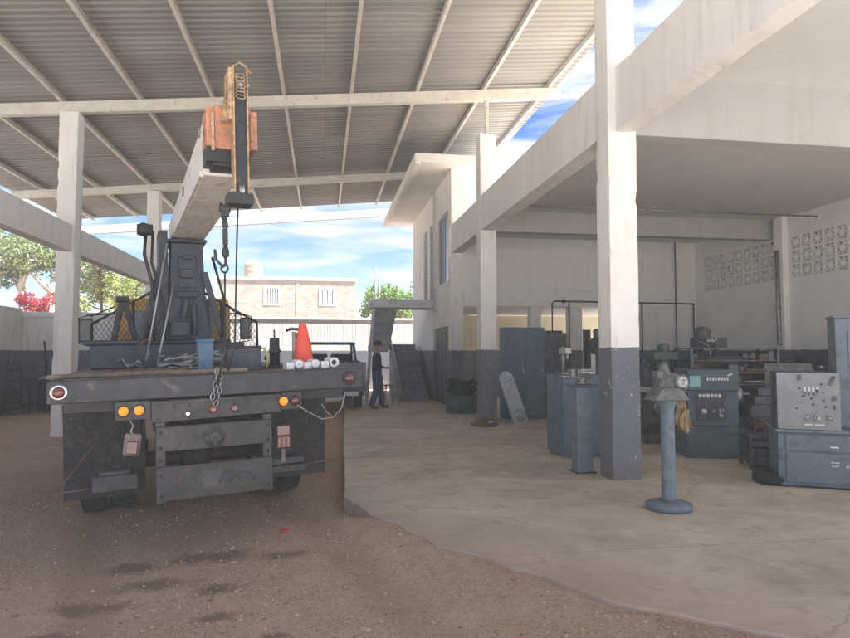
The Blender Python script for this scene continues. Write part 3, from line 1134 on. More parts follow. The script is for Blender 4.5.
for a, b_, z0, z1 in HW:
    mb = MB()
    mb.bx(a, b_, 45.95, 46.05, z1 - .09, z1)
    mb.bx(a, b_, 45.95, 46.05, z0, z0 + .09)
    mb.bx(a, a + .09, 45.95, 46.05, z0 + .09, z1 - .09)
    mb.bx(b_ - .09, b_, 45.95, 46.05, z0 + .09, z1 - .09)
    for q in range(1, 7):
        x = a + (b_ - a) * q / 7
        mb.bx(x - .025, x + .025, 45.97, 46.0, z0 + .09, z1 - .09)
    wo_ = mb.build('window', 'wall', nh)
    mb = MB()
    mb.bx(a + .09, b_ - .09, 46.06, 46.08, z0 + .09, z1 - .09)
    mb.build('pane', 'glass', wo_)
mb = MB()
mb.lathe((-4.98, 47.2, 6.82), (0, 0, 1), [(0, .62), (.08, .66), (.3, .66), (.34, .63), (.38, .66), (.7, .66), (.74, .63), (.78, .66), (1.0, .64), (1.2, .4), (1.24, .2), (1.34, .19)], 24)
tag(mb.build('water_tank', 'tank'), 'beige plastic water tank standing on the block house roof', 'water tank')

# ------------------------------------------------------------------ vegetation
def crown_mesh(blobs, n, size, seed):
    rnd = random.Random(seed)
    mb = MB()
    tot = sum(b[3] ** 2 for b in blobs)
    for (x, y, z, r, sq) in blobs:
        for k in range(int(n * r * r / tot)):
            d = Vector((rnd.gauss(0, 1), rnd.gauss(0, 1), rnd.gauss(0, 1))).normalized()
            rr = r * rnd.uniform(.35, 1.05) ** .6
            p = Vector((x, y, z)) + Vector((d.x * rr, d.y * rr, d.z * rr * sq))
            if mnoise.noise(p * 1.3) < -.18:
                continue
            a = Vector((rnd.gauss(0, 1), rnd.gauss(0, 1), rnd.gauss(0, .7))).normalized()
            b_ = a.cross(Vector((rnd.gauss(0, 1), rnd.gauss(0, 1), rnd.gauss(0, 1)))).normalized()
            s = size * rnd.uniform(.6, 1.4)
            mb.quad([p - a * s, p + b_ * s * .45, p + a * s, p - b_ * s * .45])
    return mb

def tree(name, label, base, h, blobs, leaf, bark, n, size, seed, tr=.14, group=None):
    t = thing(name, label, 'tree', base, 0, group)
    rnd = random.Random(seed)
    mb = MB()
    bx, by = 0, 0
    pts = [(0, 0, -.2)]
    for k in range(1, 5):
        pts.append((rnd.uniform(-.12, .12), rnd.uniform(-.12, .12), h * k / 4))
    mb.tube(pts, [tr * 1.25, tr, tr * .9, tr * .8, tr * .65], 10)
    for (x, y, z, r, sq) in blobs:
        top = Vector(pts[-1])
        st = Vector(pts[3]).lerp(top, rnd.random())
        e = Vector((x, y, z))
        midp = st.lerp(e, .5) + Vector((rnd.uniform(-.2, .2), rnd.uniform(-.2, .2), .15))
        mb.tube([st, midp, e], [tr * .5, tr * .32, tr * .1], 6)
        for q in range(3):
            d = Vector((rnd.gauss(0, 1), rnd.gauss(0, 1), rnd.gauss(0, .8))).normalized() * r * .8
            mb.tube([midp.lerp(e, .6), e + d], [tr * .16, tr * .05], 5)
    mb.build('trunk', bark, t)
    crown_mesh(blobs, n, size, seed).build('crown', leaf, t)
    return t

def blobset(seed, n, spread, z0, z1, r0, r1):
    rnd = random.Random(seed)
    return [(rnd.uniform(-spread, spread), rnd.uniform(-spread, spread), rnd.uniform(z0, z1), rnd.uniform(r0, r1), .75) for _ in range(n)]

tree('shade_tree', 'olive green tree with limewashed trunk nearest the plastered yard wall', (-13.3, 31, 0), 5.2, blobset(1, 10, 1.7, 4.9, 6.7, .75, 1.2), 'leaf_olive', 'bark_white', 4600, .10, 11, .2, 'limewashed trees beyond the wall')
tree('shade_tree', 'olive green tree with leaning limewashed trunk just behind the white canopy column', (-12.1, 31.3, 0), 5.0, blobset(2, 9, 1.5, 4.8, 6.5, .7, 1.15), 'leaf_olive', 'bark_white', 4000, .10, 12, .19, 'limewashed trees beyond the wall')
tree('shade_tree', 'loose olive tree farther back with paler sparse foliage at the yard corner', (-15.9, 33, 0), 5.4, blobset(3, 10, 2.0, 4.8, 7.0, .8, 1.3), 'leaf_olive', 'bark_white', 5200, .09, 13, .15, 'limewashed trees beyond the wall')
tree('leafy_tree', 'bright yellow green tree seen under the tie beam behind the truck mirror', (-9.6, 33, 0), 3.6, blobset(5, 11, 1.9, 3.4, 5.4, .7, 1.15), 'leaf_lime', 'bark', 7200, .1, 15, .16)
tree('leafy_tree', 'dark green tree behind the truck crane left of the block house', (-9.0, 38, 0), 3.6, blobset(25, 8, 1.4, 3.4, 5.6, .6, 1.1), 'leaf_green', 'bark', 5000, .11, 35, .16)
tree('leafy_tree', 'round green tree beyond the rear wall beside the stair landing', (3.7, 33, 0), 3.4, blobset(7, 10, 1.35, 3.5, 5.1, .6, .95), 'leaf_green', 'bark', 7000, .095, 17, .15)
tree('leafy_tree', 'low yellow green tree peeking over the wall in front of the block house', (.2, 34, 0), 2.2, blobset(8, 6, 1.3, 2.6, 3.25, .4, .6), 'leaf_lime', 'bark', 2600, .085, 18, .1)
t = thing('bougainvillea', 'red flowering bougainvillea spilling over the panelled wall coping', 'shrub', (-12.3, 30.2, 0))
bb = [(random.uniform(-1.3, .7), random.uniform(-.3, .3), random.uniform(3.2, 4.0), random.uniform(.3, .5), .7) for _ in range(11)]
crown_mesh(bb, 3600, .06, 21).build('blossom', 'leaf_red', t)
crown_mesh(bb, 900, .06, 22).build('foliage', 'leaf_olive', t)
mb = MB()
for q in range(7):
    mb.tube([(-.3, 0, -.2), (-.3 + random.uniform(-.3, .3), 0, 1.6), bb[q][:3]], [.04, .03, .01], 6)
mb.build('trunk', 'bark', t)
# dry twig tuft
t = thing('dry_bush', 'bare dry twiggy bush showing above the white tie beam', 'shrub', (-8.3, 25.5, 0))
mb = MB()
rnd = random.Random(5)
mb.tube([(0, 0, -.2), (.1, 0, 3.2), (0, 0, 4.8)], [.08, .06, .03], 6)
for q in range(150):
    z = rnd.uniform(3.4, 5.0)
    d = Vector((rnd.gauss(0, 1), rnd.gauss(0, 1), rnd.gauss(.3, .6))).normalized() * rnd.uniform(.35, .95)
    s = Vector((rnd.uniform(-.2, .2), 0, z))
    mb.tube([s, s + d * .5 + Vector((0, 0, .06)), s + d], [.012, .008, .003], 4)
mb.build('twig', 'twig', t)
for x, top, lab in ((2.55, 5.7, 'tall bare timber pole in front of the round green tree'), (2.72, 5.45, 'shorter bare timber pole close beside the tall one')):
    mb = MB()
    mb.tube([(x, 31.5, -.2), (x + .02, 31.5, 3), (x, 31.5, top)], [.07, .06, .05], 8)
    tag(mb.build('timber_pole', 'wood_post'), lab, 'pole', 'timber poles beyond the wall')
# ------------------------------------------------------------------ flatbed crane truck
TYAW = R(15.8)
TROLL = R(1.8)
tr_ = Vector((math.cos(TYAW) * math.cos(TROLL), math.sin(TYAW) * math.cos(TROLL), math.sin(TROLL)))
tf_ = Vector((-math.sin(TYAW), math.cos(TYAW), 0))
tu_ = tr_.cross(tf_)
to_ = Vector((-.844, 5.547, 1.37)) - tu_ * 1.51
TM = Matrix((tr_, tf_, tu_)).transposed().to_4x4()
TM.translation = to_
def on_truck(x, y, z, rz=0):
    return TM @ Matrix.Translation((x, y, z)) @ Matrix.Rotation(rz, 4, 'Z')

truck = thing('crane_truck', 'old flatbed truck with white boom crane and ochre cab parked tail outward', 'truck', mat=TM)
# chassis
mb = MB()
for sx in (-.42, .42):
    mb.bx(sx - .045, sx + .045, .12, 8.1, .92, 1.16)
for y in (.3, 1.4, 2.6, 3.8, 5.2, 6.6):
    mb.bx(-.375, .375, y - .05, y + .05, .96, 1.12)
mb.cyl((-.7, 2.35, .5), (.7, 2.35, .5), .09)
mb.ball((0, 2.35, .5), .2)
mb.cyl((0, 2.5, .52), (0, 5.4, .8), .05)
for sx in (-.55, .55):
    mb.bar((sx, 1.7, .78), (sx, 2.35, .6), .08, .05)
    mb.bar((sx, 2.35, .6), (sx, 3.0, .78), .08, .05)
mb.bx(.6, 1.0, 3.2, 4.2, .55, 1.0)
mb.bx(-1.0, -.6, 3.2, 4.1, .55, 1.0)
mb.build('chassis', 'black', truck, bevel=.006)
# bed: edge channels, cross members, plank deck
mb = MB()
mb.bx(-1.25, 1.25, 0, .07, 1.33, 1.507)
mb.bx(-1.25, 1.25, .07, .085, 1.325, 1.34)
mb.bx(-1.25, -1.17, .07, 4.2, 1.335, 1.505)
mb.bx(1.17, 1.25, .07, 4.2, 1.335, 1.505)
for y in [.4 + .45 * k for k in range(9)]:
    mb.bx(-1.17, 1.17, y - .03, y + .03, 1.22, 1.40)
mb.build('bed_frame', 'dark_steel', truck, bevel=.008)
mb = MB()
for k in range(14):
    x = -1.16 + k * .166
    mb.bx(x, x + .158, .075, 4.15 + random.uniform(-.02, .02), 1.44, 1.506 + random.uniform(0, .006))
mb.build('deck', 'wood', truck)
# rear plate and underride guard
mb = MB()
mb.prism([(-.53, 1.14), (.5, 1.16), (.5, 1.315), (-.53, 1.315)], 'y', -.015, .02)
mb.bx(-.53, .5, -.02, -.012, 1.285, 1.31)
for q in range(9):
    for z in (1.165, 1.265):
        mb.lathe((-.48 + q * .118, -.0155, z), (0, -1, 0), [(0, .011), (.008, .011)], 6)
mb.build('rear_plate', 'bumper', truck, bevel=.004)
mb = MB()
mb.bx(-.5, -.43, -.02, .06, .5, 1.14)
mb.bx(.34, .41, -.02, .06, .5, 1.15)
mb.bx(-.5, .41, -.045, -.021, .91, 1.10)
mb.bx(-.5, .41, -.045, -.021, .52, .78)
mb.bx(-.5, .41, -.05, .0, 1.095, 1.108)
mb.bx(-.5, .41, -.05, .0, .777, .79)
for x in (-.465, .375):
    for z in (.56, .72, .84, .94, 1.06):
        mb.lathe((x, -.0455, z), (0, -1, 0), [(0, .015), (.011, .015), (.012, .008), (.022, .008)], 6)
g = mb.build('underride_guard', 'bumper', truck, bevel=.006)
mb = MB()
mb.lathe((-.06, -.046, 1.0), (0, -1, 0), [(0, .085), (.015, .085), (.02, .05), (.05, .045), (.09, .05), (.1, .03)], 16)
mb.tube([(-.06, -.1, 1.02), (-.06, -.16, 1.0), (-.06, -.17, .95), (-.06, -.12, .91), (-.06, -.08, .93)], .02)
mb.bx(-.13, .01, -.055, -.046, .94, 1.07)
mb.build('tow_hitch', 'weld', g)
mb = MB()
mb.bx(-.16, .0, -.052, -.046, .58, .73)
mb.tube([(.06 + .08 * math.cos(a), -.05, .62 + .09 * math.sin(a)) for a in [PI * q / 10 for q in range(11)]], .008)
mb.tube([(.16 + .1 * math.cos(a), -.05, .62 + .07 * math.sin(a)) for a in [PI * q / 10 for q in range(11)]], .008)
mb.build('welded_plate', 'weld', g)
mb = MB()
mb.lathe((-.26, -.021, 1.20), (0, -1, 0), [(0, .028), (.012, .028), (.02, .016), (.03, .014)], 14)
mb.build('bolt', 'chrome', truck)
for x in (-.06, .11):
    mb = MB()
    mb.lathe((x, -.016, 1.22), (0, -1, 0), [(0, .034), (.012, .034), (.02, .02)], 16)
    mb.build('marker_lamp', 'red_lens' if x < 0 else 'red_pale', truck)
# lamp brackets
def bracket(x0, x1, lamps):
    mb = MB()
    mb.bx(x0, x1, -.01, .005, 1.175, 1.32)
    br = mb.build('lamp_bracket', 'bumper', truck, bevel=.004)
    for x, mt in lamps:
        mb = MB()
        mb.lathe((x, -.011, 1.25), (0, -1, 0), [(0, .046), (.01, .046), (.01, .04)], 20)
        mb.lathe((x, -.022, 1.25), (0, -1, 0), [(0, .038), (.012, .036), (.022, .022), (.024, .008)], 20, 1)
        mb.build('lamp', ['rubber', mt], br)
bracket(-.79, -.533, [(-.73, 'amber_lit'), (-.62, 'amber_lit')])
bracket(.503, .68, [(.52, 'amber_lit'), (.62, 'red_pale')])
for x, mt in ((-1.17, 'red_lens'), (1.12, 'red_pale')):
    mb = MB()
    mb.lathe((x, 0, 1.42), (0, -1, 0), [(0, .062), (.014, .062), (.02, .055), (.02, .046)], 24, 0)
    mb.lathe((x, -.021, 1.42), (0, -1, 0), [(0, .045), (.01, .044), (.02, .028), (.023, .006)], 24, 1)
    mb.build('reflector', ['chrome' if x < 0 else 'dark_steel', mt], truck)
# hanging old tail lamp, two tone tail lamp
mb = MB()
mb.box((-.67, -.02, .985), (.125, .05, .175), Matrix.Rotation(R(7), 3, 'Y'))
hl = mb.build('hanging_lamp', 'lampgrey', truck, bevel=.02, seg=3)
mb = MB()
mb.box((-.672, -.052, .965), (.088, .02, .105), Matrix.Rotation(R(7), 3, 'Y'))
mb.build('lens', 'red_pale', hl, bevel=.012, seg=2)
mb = MB()
mb.tube([(-.69, 0, 1.18), (-.66, -.01, 1.13), (-.68, -.01, 1.09), (-.665, -.015, 1.07)], .006)
mb.build('wire', 'wirered', hl)
mb = MB()
mb.bx(.45, .58, .0, .05, .84, 1.05)
tl = mb.build('tail_lamp', 'black', truck, bevel=.008)
mb = MB()
mb.bx(.458, .572, -.016, -.001, .85, .95)
for q in range(3):
    mb.bx(.462 + q * .038, .490 + q * .038, -.024, -.0165, .855, .945)
mb.build('red_lens', 'red_lens', tl, bevel=.004)
mb = MB()
mb.bx(.458, .572, -.016, -.001, .955, 1.04)
mb.build('clear_lens', 'red_pale', tl, bevel=.006)
mb = MB()
mb.bx(.5, .53, .01, .03, .72, .84)
mb.build('lamp_stalk', 'lampgrey', tl)
mb = MB()
mb.tube([(.64, -.02, 1.21), (.72, -.02, 1.15), (.86, -.02, 1.07), (.96, -.02, 1.08), (1.04, -.02, 1.16), (1.08, -.01, 1.3)], .005)
mb.tube([(.86, -.01, 1.2), (.9, -.01, 1.13), (.94, -.01, 1.1)], .004)
mb.build('loose_wire', 'wirered', truck)
# mud flaps, brackets and pale weights
for s, x0, x1 in ((-1, -1.2, -.56), (1, .5, 1.08)):
    mb = MB()
    n = 10
    front = []
    for q in range(n + 1):
        t = q / n
        z = 1.28 - t * .82
        yy = .62 + .05 * math.sin(t * 2.5) + (.05 * t)
        front.append((yy, z))
    back = [(y + .015, z) for y, z in reversed(front)]
    mb.prism(front + back, 'x', x0, x1)
    fl = mb.build('mud_flap', 'rubber', truck)
    mb = MB()
    if s < 0:
        mb.bx(-.98, -.62, .58, .66, .52, .66)
        mb.bx(-.93, -.68, .56, .60, .66, .70)
    else:
        mb.bx(.53, .84, .58, .64, .60, .665)
        mb.bx(.53, .86, .585, .63, .52, .59)
    mb.build('flap_weight', 'weld', fl, bevel=.01)
    mb = MB()
    if s < 0:
        mb.tube([(-1.26, .6, .55), (-.95, .6, .565)], .009)
        mb.tube([(-1.2, .58, .62), (-.92, .62, .98)], .007)
    else:
        mb.tube([(.5, .6, .55), (1.14, .6, .60)], .009)
    mb.build('flap_rod', 'rust', fl)
mb = MB()
mb.tube([(-.5, .1, 1.2), (-.2, .12, 1.1), (.1, .1, 1.18), (.35, .12, 1.08), (.5, .1, 1.2)], .012)
mb.tube([(-.6, .12, 1.22), (-.62, .14, 1.0), (-.55, .2, .8), (-.5, .6, .75)], .014)
mb.tube([(.46, .08, 1.18), (.44, .1, 1.0), (.5, .08, .96)], .008)
mb.build('brake_line', 'rubber', truck)
# wheels
def wheel(parent, x, y, z, r, w, dish=1, mt='steel'):
    mb = MB()
    a = w / 2
    prof = [(-a, r * .58), (-a, r * .9), (-a * .8, r * .97), (-a * .25, r), (a * .25, r), (a * .8, r * .97), (a, r * .9), (a, r * .58), (a * .6, r * .55), (-a * .6, r * .55)]
    mb.lathe((0, 0, 0), (1, 0, 0), prof, 32, 0, True)
    for q in range(36):
        an = 2 * PI * q / 36
        mb.box((0, r * math.cos(an), r * math.sin(an)), (w * .8, .03, .016), Matrix.Rotation(an + PI / 2, 3, 'X'))
    ob = mb.build('wheel', 'rubber', parent, loc=(x, y, z))
    mb = MB()
    mb.lathe((0, 0, 0), (1, 0, 0), [(-a * .7, r * .575), (-a * .62, r * .5), (-.01, r * .42), (0, r * .2), (dish * .06, r * .18), (dish * .07, .01)], 24)
    for q in range(8):
        an = 2 * PI * q / 8
        mb.cyl((-.03, r * .33 * math.cos(an), r * .33 * math.sin(an)), (.04, r * .33 * math.cos(an), r * .33 * math.sin(an)), .012, n=6)
    mb.build('rim', mt, ob)
    return ob
for x in (-1.04, -.76, .76, 1.04):
    wheel(truck, x, 2.35, .49, .49, .24, 1 if x > 0 else -1)
for x in (-.95, .95):
    wheel(truck, x, 6.9, .49, .49, .24, 1 if x > 0 else -1)
# cab with hood
mb = MB()
side = [(4.75, 1.0), (4.75, 2.35), (4.95, 2.52), (6.0, 2.5), (6.35, 1.85), (7.75, 1.7), (7.95, 1.55), (7.95, .9), (7.4, .75), (7.35, 1.05), (6.45, 1.05), (6.4, .7), (4.9, .7)]
mb.prism(side, 'x', -.86, .76)
cab = mb.build('cab', 'cab_yellow', truck, bevel=.05, seg=3)
mb = MB()
mb.bx(-.6, .5, 4.725, 4.749, 1.95, 2.32)
mb.bx(-.55, -.08, 4.715, 4.7245, 1.99, 2.28)
mb.bx(-.02, .45, 4.715, 4.7245, 1.99, 2.28)
mb.build('rear_window', 'glass', cab)
mb = MB()
for sx in (-.864, .764):
    mb.bx(sx - .005, sx + .005, 5.1, 6.0, 1.8, 2.35)
mb.build('side_window', 'glass', cab)
for sx, nm in ((-1.24, -1), (1.03, 1)):
    mb = MB()
    mb.box((sx, 5.05, 2.04), (.17, .04, .36))
    mr = mb.build('wing_mirror', 'black', cab, bevel=.02, seg=2)
    mb = MB()
    mb.bx(sx - .07, sx + .07, 5.022, 5.029, 1.9, 2.19)
    mb.build('mirror_glass', 'mirror', mr)
    mb = MB()
    i = -nm
    x1 = -.86 if nm < 0 else .76
    mb.tube([(x1, 5.2, 2.3), (sx + i * .02, 5.07, 2.27), (sx - i * .1, 5.06, 2.23), (sx - i * .1, 5.06, 1.85), (sx + i * .04, 5.07, 1.82), (x1, 5.2, 1.8)], .012)
    mb.tube([(x1, 5.3, 2.42), (sx + i * .05, 5.08, 2.25)], .01)
    mb.build('mirror_arm', 'black', mr)
# headache rack with expanded mesh
def rack_top(x):
    return 2.1 + (2.52 - 2.1) * smooth01(0, 1, (1.1 - abs(x + .04)) / .85)
mb = MB()
RY = 4.18
out = [(-1.14, 1.51)] + [(x, 2.1 + .46 * (1 - max(0, abs(x + .04) - .32) / .78)) for x in (-1.14, -.36, .28, 1.06)] + [(1.06, 1.51)]
mb.tube([(x, RY, z) for x, z in out], .022)
for x in (-.62, -.36, .28, .55):
    mb.tube([(x, RY, 1.51), (x, RY, 2.1 + .46 * (1 - max(0, abs(x + .04) - .32) / .78))], .018)
mb.tube([(-1.14, RY, 1.72), (1.06, RY, 1.72)], .016)
rk = mb.build('headache_rack', 'black', truck)
mb = MB()
def clipz(x):
    return 2.1 + .46 * (1 - max(0, abs(x + .04) - .32) / .78)
ang = R(58)
step = .062
for sgn in (-1, 1):
    k = -60
    while k < 80:
        c0 = k * step
        segp = []
        for q in range(0, 101):
            x = -1.12 + q * (2.16 / 100)
            z = 1.53 + (x * sgn) * math.tan(ang) + c0 * math.tan(ang) * .5 * 2
            inside = 1.53 < z < clipz(x) - .02
            if inside:
                segp.append((x, RY + .004 * sgn, z))
        if len(segp) > 2:
            mb.bar(segp[0], segp[-1], .007, .004, up=(0, 1, 0))
        k += 1
mb.build('wire_mesh', 'dark_steel', rk)
# crane subframe
mb = MB()
mb.bx(-1.1, .68, 2.95, 3.9, 1.512, 1.80)
mb.bx(-1.18, -.55, 3.0, 3.8, 1.801, 1.86)
mb.bx(-.5, .5, 2.9, 3.8, 1.801, 1.84)
mb.build('subframe', 'crane_blue', truck, bevel=.015)
mb = MB()
mb.prism([(-.28, 1.84), (.28, 1.84), (.22, 2.3), (.19, 3.08), (-.19, 3.08), (-.22, 2.3)], 'y', 3.05, 3.6)
mb.bx(-.11, .11, 3.02, 3.049, 2.5, 2.9)
mb.bx(-.13, .12, 3.0, 3.049, 2.38, 2.46)
mb.bx(-.09, .07, 2.96, 3.02, 2.62, 2.74)
mb.cyl((-.06, 2.98, 2.1), (-.02, 2.98, 2.36), .04)
mb.cyl((.07, 2.98, 1.9), (.07, 2.98, 2.3), .035)
mb.bx(-.34, -.23, 3.0, 3.5, 1.84, 3.22)
mb.bx(-.24, .24, 3.0, 3.62, 3.081, 3.12)
mb.bx(-.34, .34, 3.62, 3.8, 1.84, 2.4)
mb.bar((-.26, 3.02, 2.95), (-.55, 3.0, 1.86), .09, .08)
mb.bar((.2, 3.02, 2.7), (.42, 3.0, 1.86), .09, .08)
mb.box((.0, 2.95, 2.88), (.12, .05, .05))
mb.box((-.1, 2.93, 1.98), (.22, .1, .18))
column = mb.build('crane_column', 'crane_blue', truck, bevel=.015, seg=2)
mb = MB()
mb.tube([(-.48, 3.0, 3.18), (-.5, 2.95, 2.9), (-.42, 2.92, 2.55), (-.4, 2.92, 2.2), (-.5, 2.9, 1.86)], .022)
mb.tube([(-.4, 3.0, 3.2), (-.42, 2.93, 2.8), (-.3, 2.9, 2.3), (-.28, 2.9, 1.86)], .018)
mb.tube([(.3, 3.0, 2.9), (.42, 2.95, 2.4), (.4, 2.95, 1.86)], .018)
mb.ball((-.5, 3.02, 3.22), .09)
mb.cyl((-.58, 3.02, 3.22), (-.4, 3.02, 3.22), .07)
mb.build('hydraulic_hose', 'black', column)
mb = MB()
mb.tube([(-.24, 2.94, 3.05), (-.5, 2.7, 1.6)], .011)
mb.tube([(-.17, 2.94, 2.55), (-.38, 2.6, 1.55)], .011)
mb.build('control_rod', 'galv', column)
# outriggers folded up
for (xa, za, xb, zb) in ((.86, 1.87, .76, 2.36), (.60, 1.87, .74, 2.40)):
    mb = MB()
    mb.bar((-xa, 3.6, za), (-xb, 3.6, zb), .075, .09, up=(0, 1, 0))
    mb.build('outrigger_arm', 'black', truck, bevel=.01)
mb = MB()
mb.bx(-.83, -.67, 3.52, 3.68, 2.36, 2.43)
mb.build('outrigger_head', 'black', truck, bevel=.01)
# boom
A = Vector((-.02, 3.55, 3.30))
Bp = Vector((.09, .15, 3.49))
d = (Bp - A).normalized()
sx = d.cross(Vector((0, 0, 1))).normalized()
uz = sx.cross(d)
rot = Matrix((sx, d, uz)).transposed()
def bl(x, y, z):
    return A + sx * x + d * y + uz * z
L = (Bp - A).length
mb = MB()
back = [(-.17, 3.95, 3.11), (.17, 3.95, 3.11), (.17, 3.95, 3.44), (-.17, 3.95, 3.44)]
front = [(-.065, .42, 3.285), (.315, .42, 3.285), (.315, .42, 3.77), (-.065, .42, 3.77)]
a0 = [mb.bm.verts.new(p) for p in back]
a1 = [mb.bm.verts.new(p) for p in front]
for i in range(4):
    mb.bm.faces.new((a0[i], a0[(i + 1) % 4], a1[(i + 1) % 4], a1[i]))
mb.bm.faces.new(a0)
mb.bm.faces.new(a1[::-1])
boom = mb.build('crane_boom', 'boom_white', truck, bevel=.015, seg=2)
mb = MB()
def on_boom(t, sx_, sz_):
    b0, f0 = Vector(back[0]), Vector(front[0])
    b2, f2 = Vector(back[2]), Vector(front[2])
    lo, hi = b0.lerp(f0, t), b2.lerp(f2, t)
    return Vector((lo.x + (hi.x - lo.x) * sx_, lo.y, lo.z + (hi.z - lo.z) * sz_))
mb.bar(on_boom(.02, -.02, .08), on_boom(.98, -.02, .06), .03, .05, 0)
mb.bar(on_boom(.02, 1.02, .08), on_boom(.98, 1.02, .06), .03, .05, 0)
mb.bar(on_boom(.55, -.02, .55), on_boom(.56, -.02, .8), .012, .04, 1)
mb.bar(on_boom(.03, -.03, -.03), on_boom(.03, 1.03, -.03), .06, .03, 0)
mb.build('boom_rail', ['boom_white', 'black'], boom)
# collar: three orange plates with gaps
mb = MB()
mb.box((.15, .29, 3.635), (.43, .34, .34), None, 0)
mb.box((.15, .285, 3.635), (.30, .36, .375), None, 0)
mb.box((.02, .112, 3.60), (.05, .012, .20), None, 1)
mb.box((.12, .29, 3.42), (.37, .30, .16), None, 1)  # black boxes here paint the dark shading below the orange collar
mb.box((.12, .30, 3.34), (.26, .26, .06), None, 1)
mb.box((-.015, .10, 3.60), (.028, .02, .36), None, 3)
mb.box((.31, .10, 3.62), (.022, .02, .30), None, 3)
for x in (-.115, .355):
    mb.cyl((x, .28, 3.62), (x + .012, .28, 3.62), .05, m=2)
mb.build('boom_collar', ['orange', 'black', 'steel', 'boom_cream'], boom, bevel=.03, seg=3)
# jib head carried upright on the boom end
mb = MB()
JX, JY = .195, .0
mb.bx(JX - .062, JX - .05, JY - .07, JY + .09, 2.98, 4.12, 0)
mb.bx(JX + .05, JX + .062, JY - .07, JY + .09, 2.98, 4.12, 0)
mb.bx(JX - .048, JX + .048, JY - .05, JY + .07, 3.02, 4.02, 1)
mb.prism([(JX - .10, 3.66), (JX - .0625, 3.66), (JX - .0625, 4.10), (JX - .095, 4.10)], 'y', JY - .06, JY + .2, 0)
mb.prism([(JX - .15, 3.66), (JX - .1005, 3.66), (JX - .1005, 3.95)], 'y', JY + .02, JY + .16, 0)
mb.bx(JX - .12, JX + .09, JY - .09, JY + .1, 2.93, 3.02, 1)
for z in (3.98, 3.06):
    mb.cyl((JX - .085, JY, z), (JX + .085, JY, z), .03, m=2)
    mb.lathe((JX - .02, JY, z), (1, 0, 0), [(0, .075), (.012, .06), (.028, .06), (.04, .075)], 18, 2)
for q in range(7):
    z = 4.03 - q * .03
    mb.tube([(JX + .04 * math.cos(a), JY - .075, z + .018 * math.sin(a)) for a in [2 * PI * w / 8 for w in range(8)]], .006, 5, 3, True)
mb.tube([(JX - .06, JY, 4.12), (JX, JY - .02, 4.17), (JX + .06, JY, 4.15), (JX + .1, JY, 4.09)], .012, 6, 0)
head = mb.build('jib_head', ['boom_cream', 'black', 'steel', 'boom_cream'], boom, bevel=.004)
# hook blocks and ropes
mb = MB()
HX = .06
mb.box((HX, JY, 2.88), (.065, .06, .10), None, 0)
mb.cyl((HX - .045, JY, 2.9), (HX + .045, JY, 2.9), .035)
mb.cyl((HX, JY, 2.82), (HX, JY, 2.74), .02, .03)
mb.box((HX, JY, 2.66), (.04, .04, .14))
mb.lathe((HX, JY, 2.48), (0, 0, 1), [(0, .014), (.02, .03), (.06, .03), (.11, .012)], 14)
mb.tube([(HX, JY, 2.5), (HX, JY, 2.42), (HX - .02, JY, 2.4), (HX - .08, JY, 2.47), (HX - .085, JY, 2.55)], .013)
mb.tube([(HX - .01 + .028 * math.sin(a), JY, 2.39 + .034 * math.cos(a)) for a in [2 * PI * w / 10 for w in range(10)]], .01, 6, 0, True)
hb = mb.build('hook_block', 'black', boom, bevel=.006)
mb = MB()
mb.tube([(HX - .01, JY - .02, 2.36), (HX - .02, JY - .03, 1.7), (-.03, -.03, 1.42)], .008)
mb.tube([(JX - .03, JY - .02, 2.95), (HX + .06, JY - .02, 1.75), (HX + .0, -.02, 1.53)], .009)
mb.tube([(HX - .03, JY, 2.95), (HX - .02, JY, 2.8)], .008)
mb.build('hoist_rope', 'black', boom)
mb = MB()
def chain(pts, r=.016, wire=.0055):
    pts = [Vector(p) for p in pts]
    tot = []
    for a, b_ in zip(pts, pts[1:]):
        n = max(1, int((b_ - a).length / .045))
        for q in range(n):
            tot.append((a.lerp(b_, (q + .5) / n), (b_ - a).normalized()))
    for i, (p, dd) in enumerate(tot):
        side = dd.cross(Vector((0, 1, 0)))
        if side.length < .1:
            side = dd.cross(Vector((1, 0, 0)))
        side.normalize()
        if i % 2:
            side = dd.cross(side).normalized()
        mb.tube([p + dd * .03 * math.cos(a) + side * r * math.sin(a) for a in [2 * PI * w / 10 for w in range(10)]], wire, 5, 0, True)
chain([(-.02, -.02, 1.56), (-.04, -.03, 1.45), (-.07, -.03, 1.3), (-.06, -.04, 1.24)])
chain([(-.06, -.04, 1.24), (-.02, -.04, 1.3), (.0, -.03, 1.45), (.0, .0, 1.53)])
mb.build('chain', 'steel', boom)

# ------------------------------------------------------------------ things lying on the truck bed
DZ = 1.512
t = thing('traffic_cone', 'orange traffic cone standing on the rear of the truck bed', 'traffic cone', mat=on_truck(.86, .62, DZ))
mb = MB()
mb.lathe((0, 0, .025), (0, 0, 1), [(0, .115), (.02, .10), (.2, .075), (.40, .035), (.41, .026)], 28)
mb.build('cone_body', 'cone', t)
mb = MB()
mb.bx(-.15, .15, -.15, .15, 0, .026)
mb.build('base', 'cone', t, bevel=.012, seg=2)
t = thing('plastic_bin', 'scuffed blue plastic bin next to the crane chain on truck bed', 'bin', mat=on_truck(-.06, .55, DZ))
mb = MB()
mb.box((0, 0, .14), (.12, .14, .27), None, 0, 1.12)
mb.build('bin_body', 'bin_blue', t, bevel=.015, seg=2)
mb = MB()
mb.box((0, 0, .285), (.15, .17, .022))
mb.bx(-.05, .05, -.092, -.076, .26, .28)
mb.build('lid', 'bin_blue', t, bevel=.008, seg=2)
t = thing('battery_box', 'black rectangular battery box on truck bed beside the blue bin', 'box', mat=on_truck(.27, .55, DZ, .05))
mb = MB()
mb.bx(-.15, .15, -.1, .1, 0, .2)
mb.bx(-.14, .14, -.106, -.1005, .03, .17)
mb.build('box_body', 'crane_blue', t, bevel=.014, seg=2)
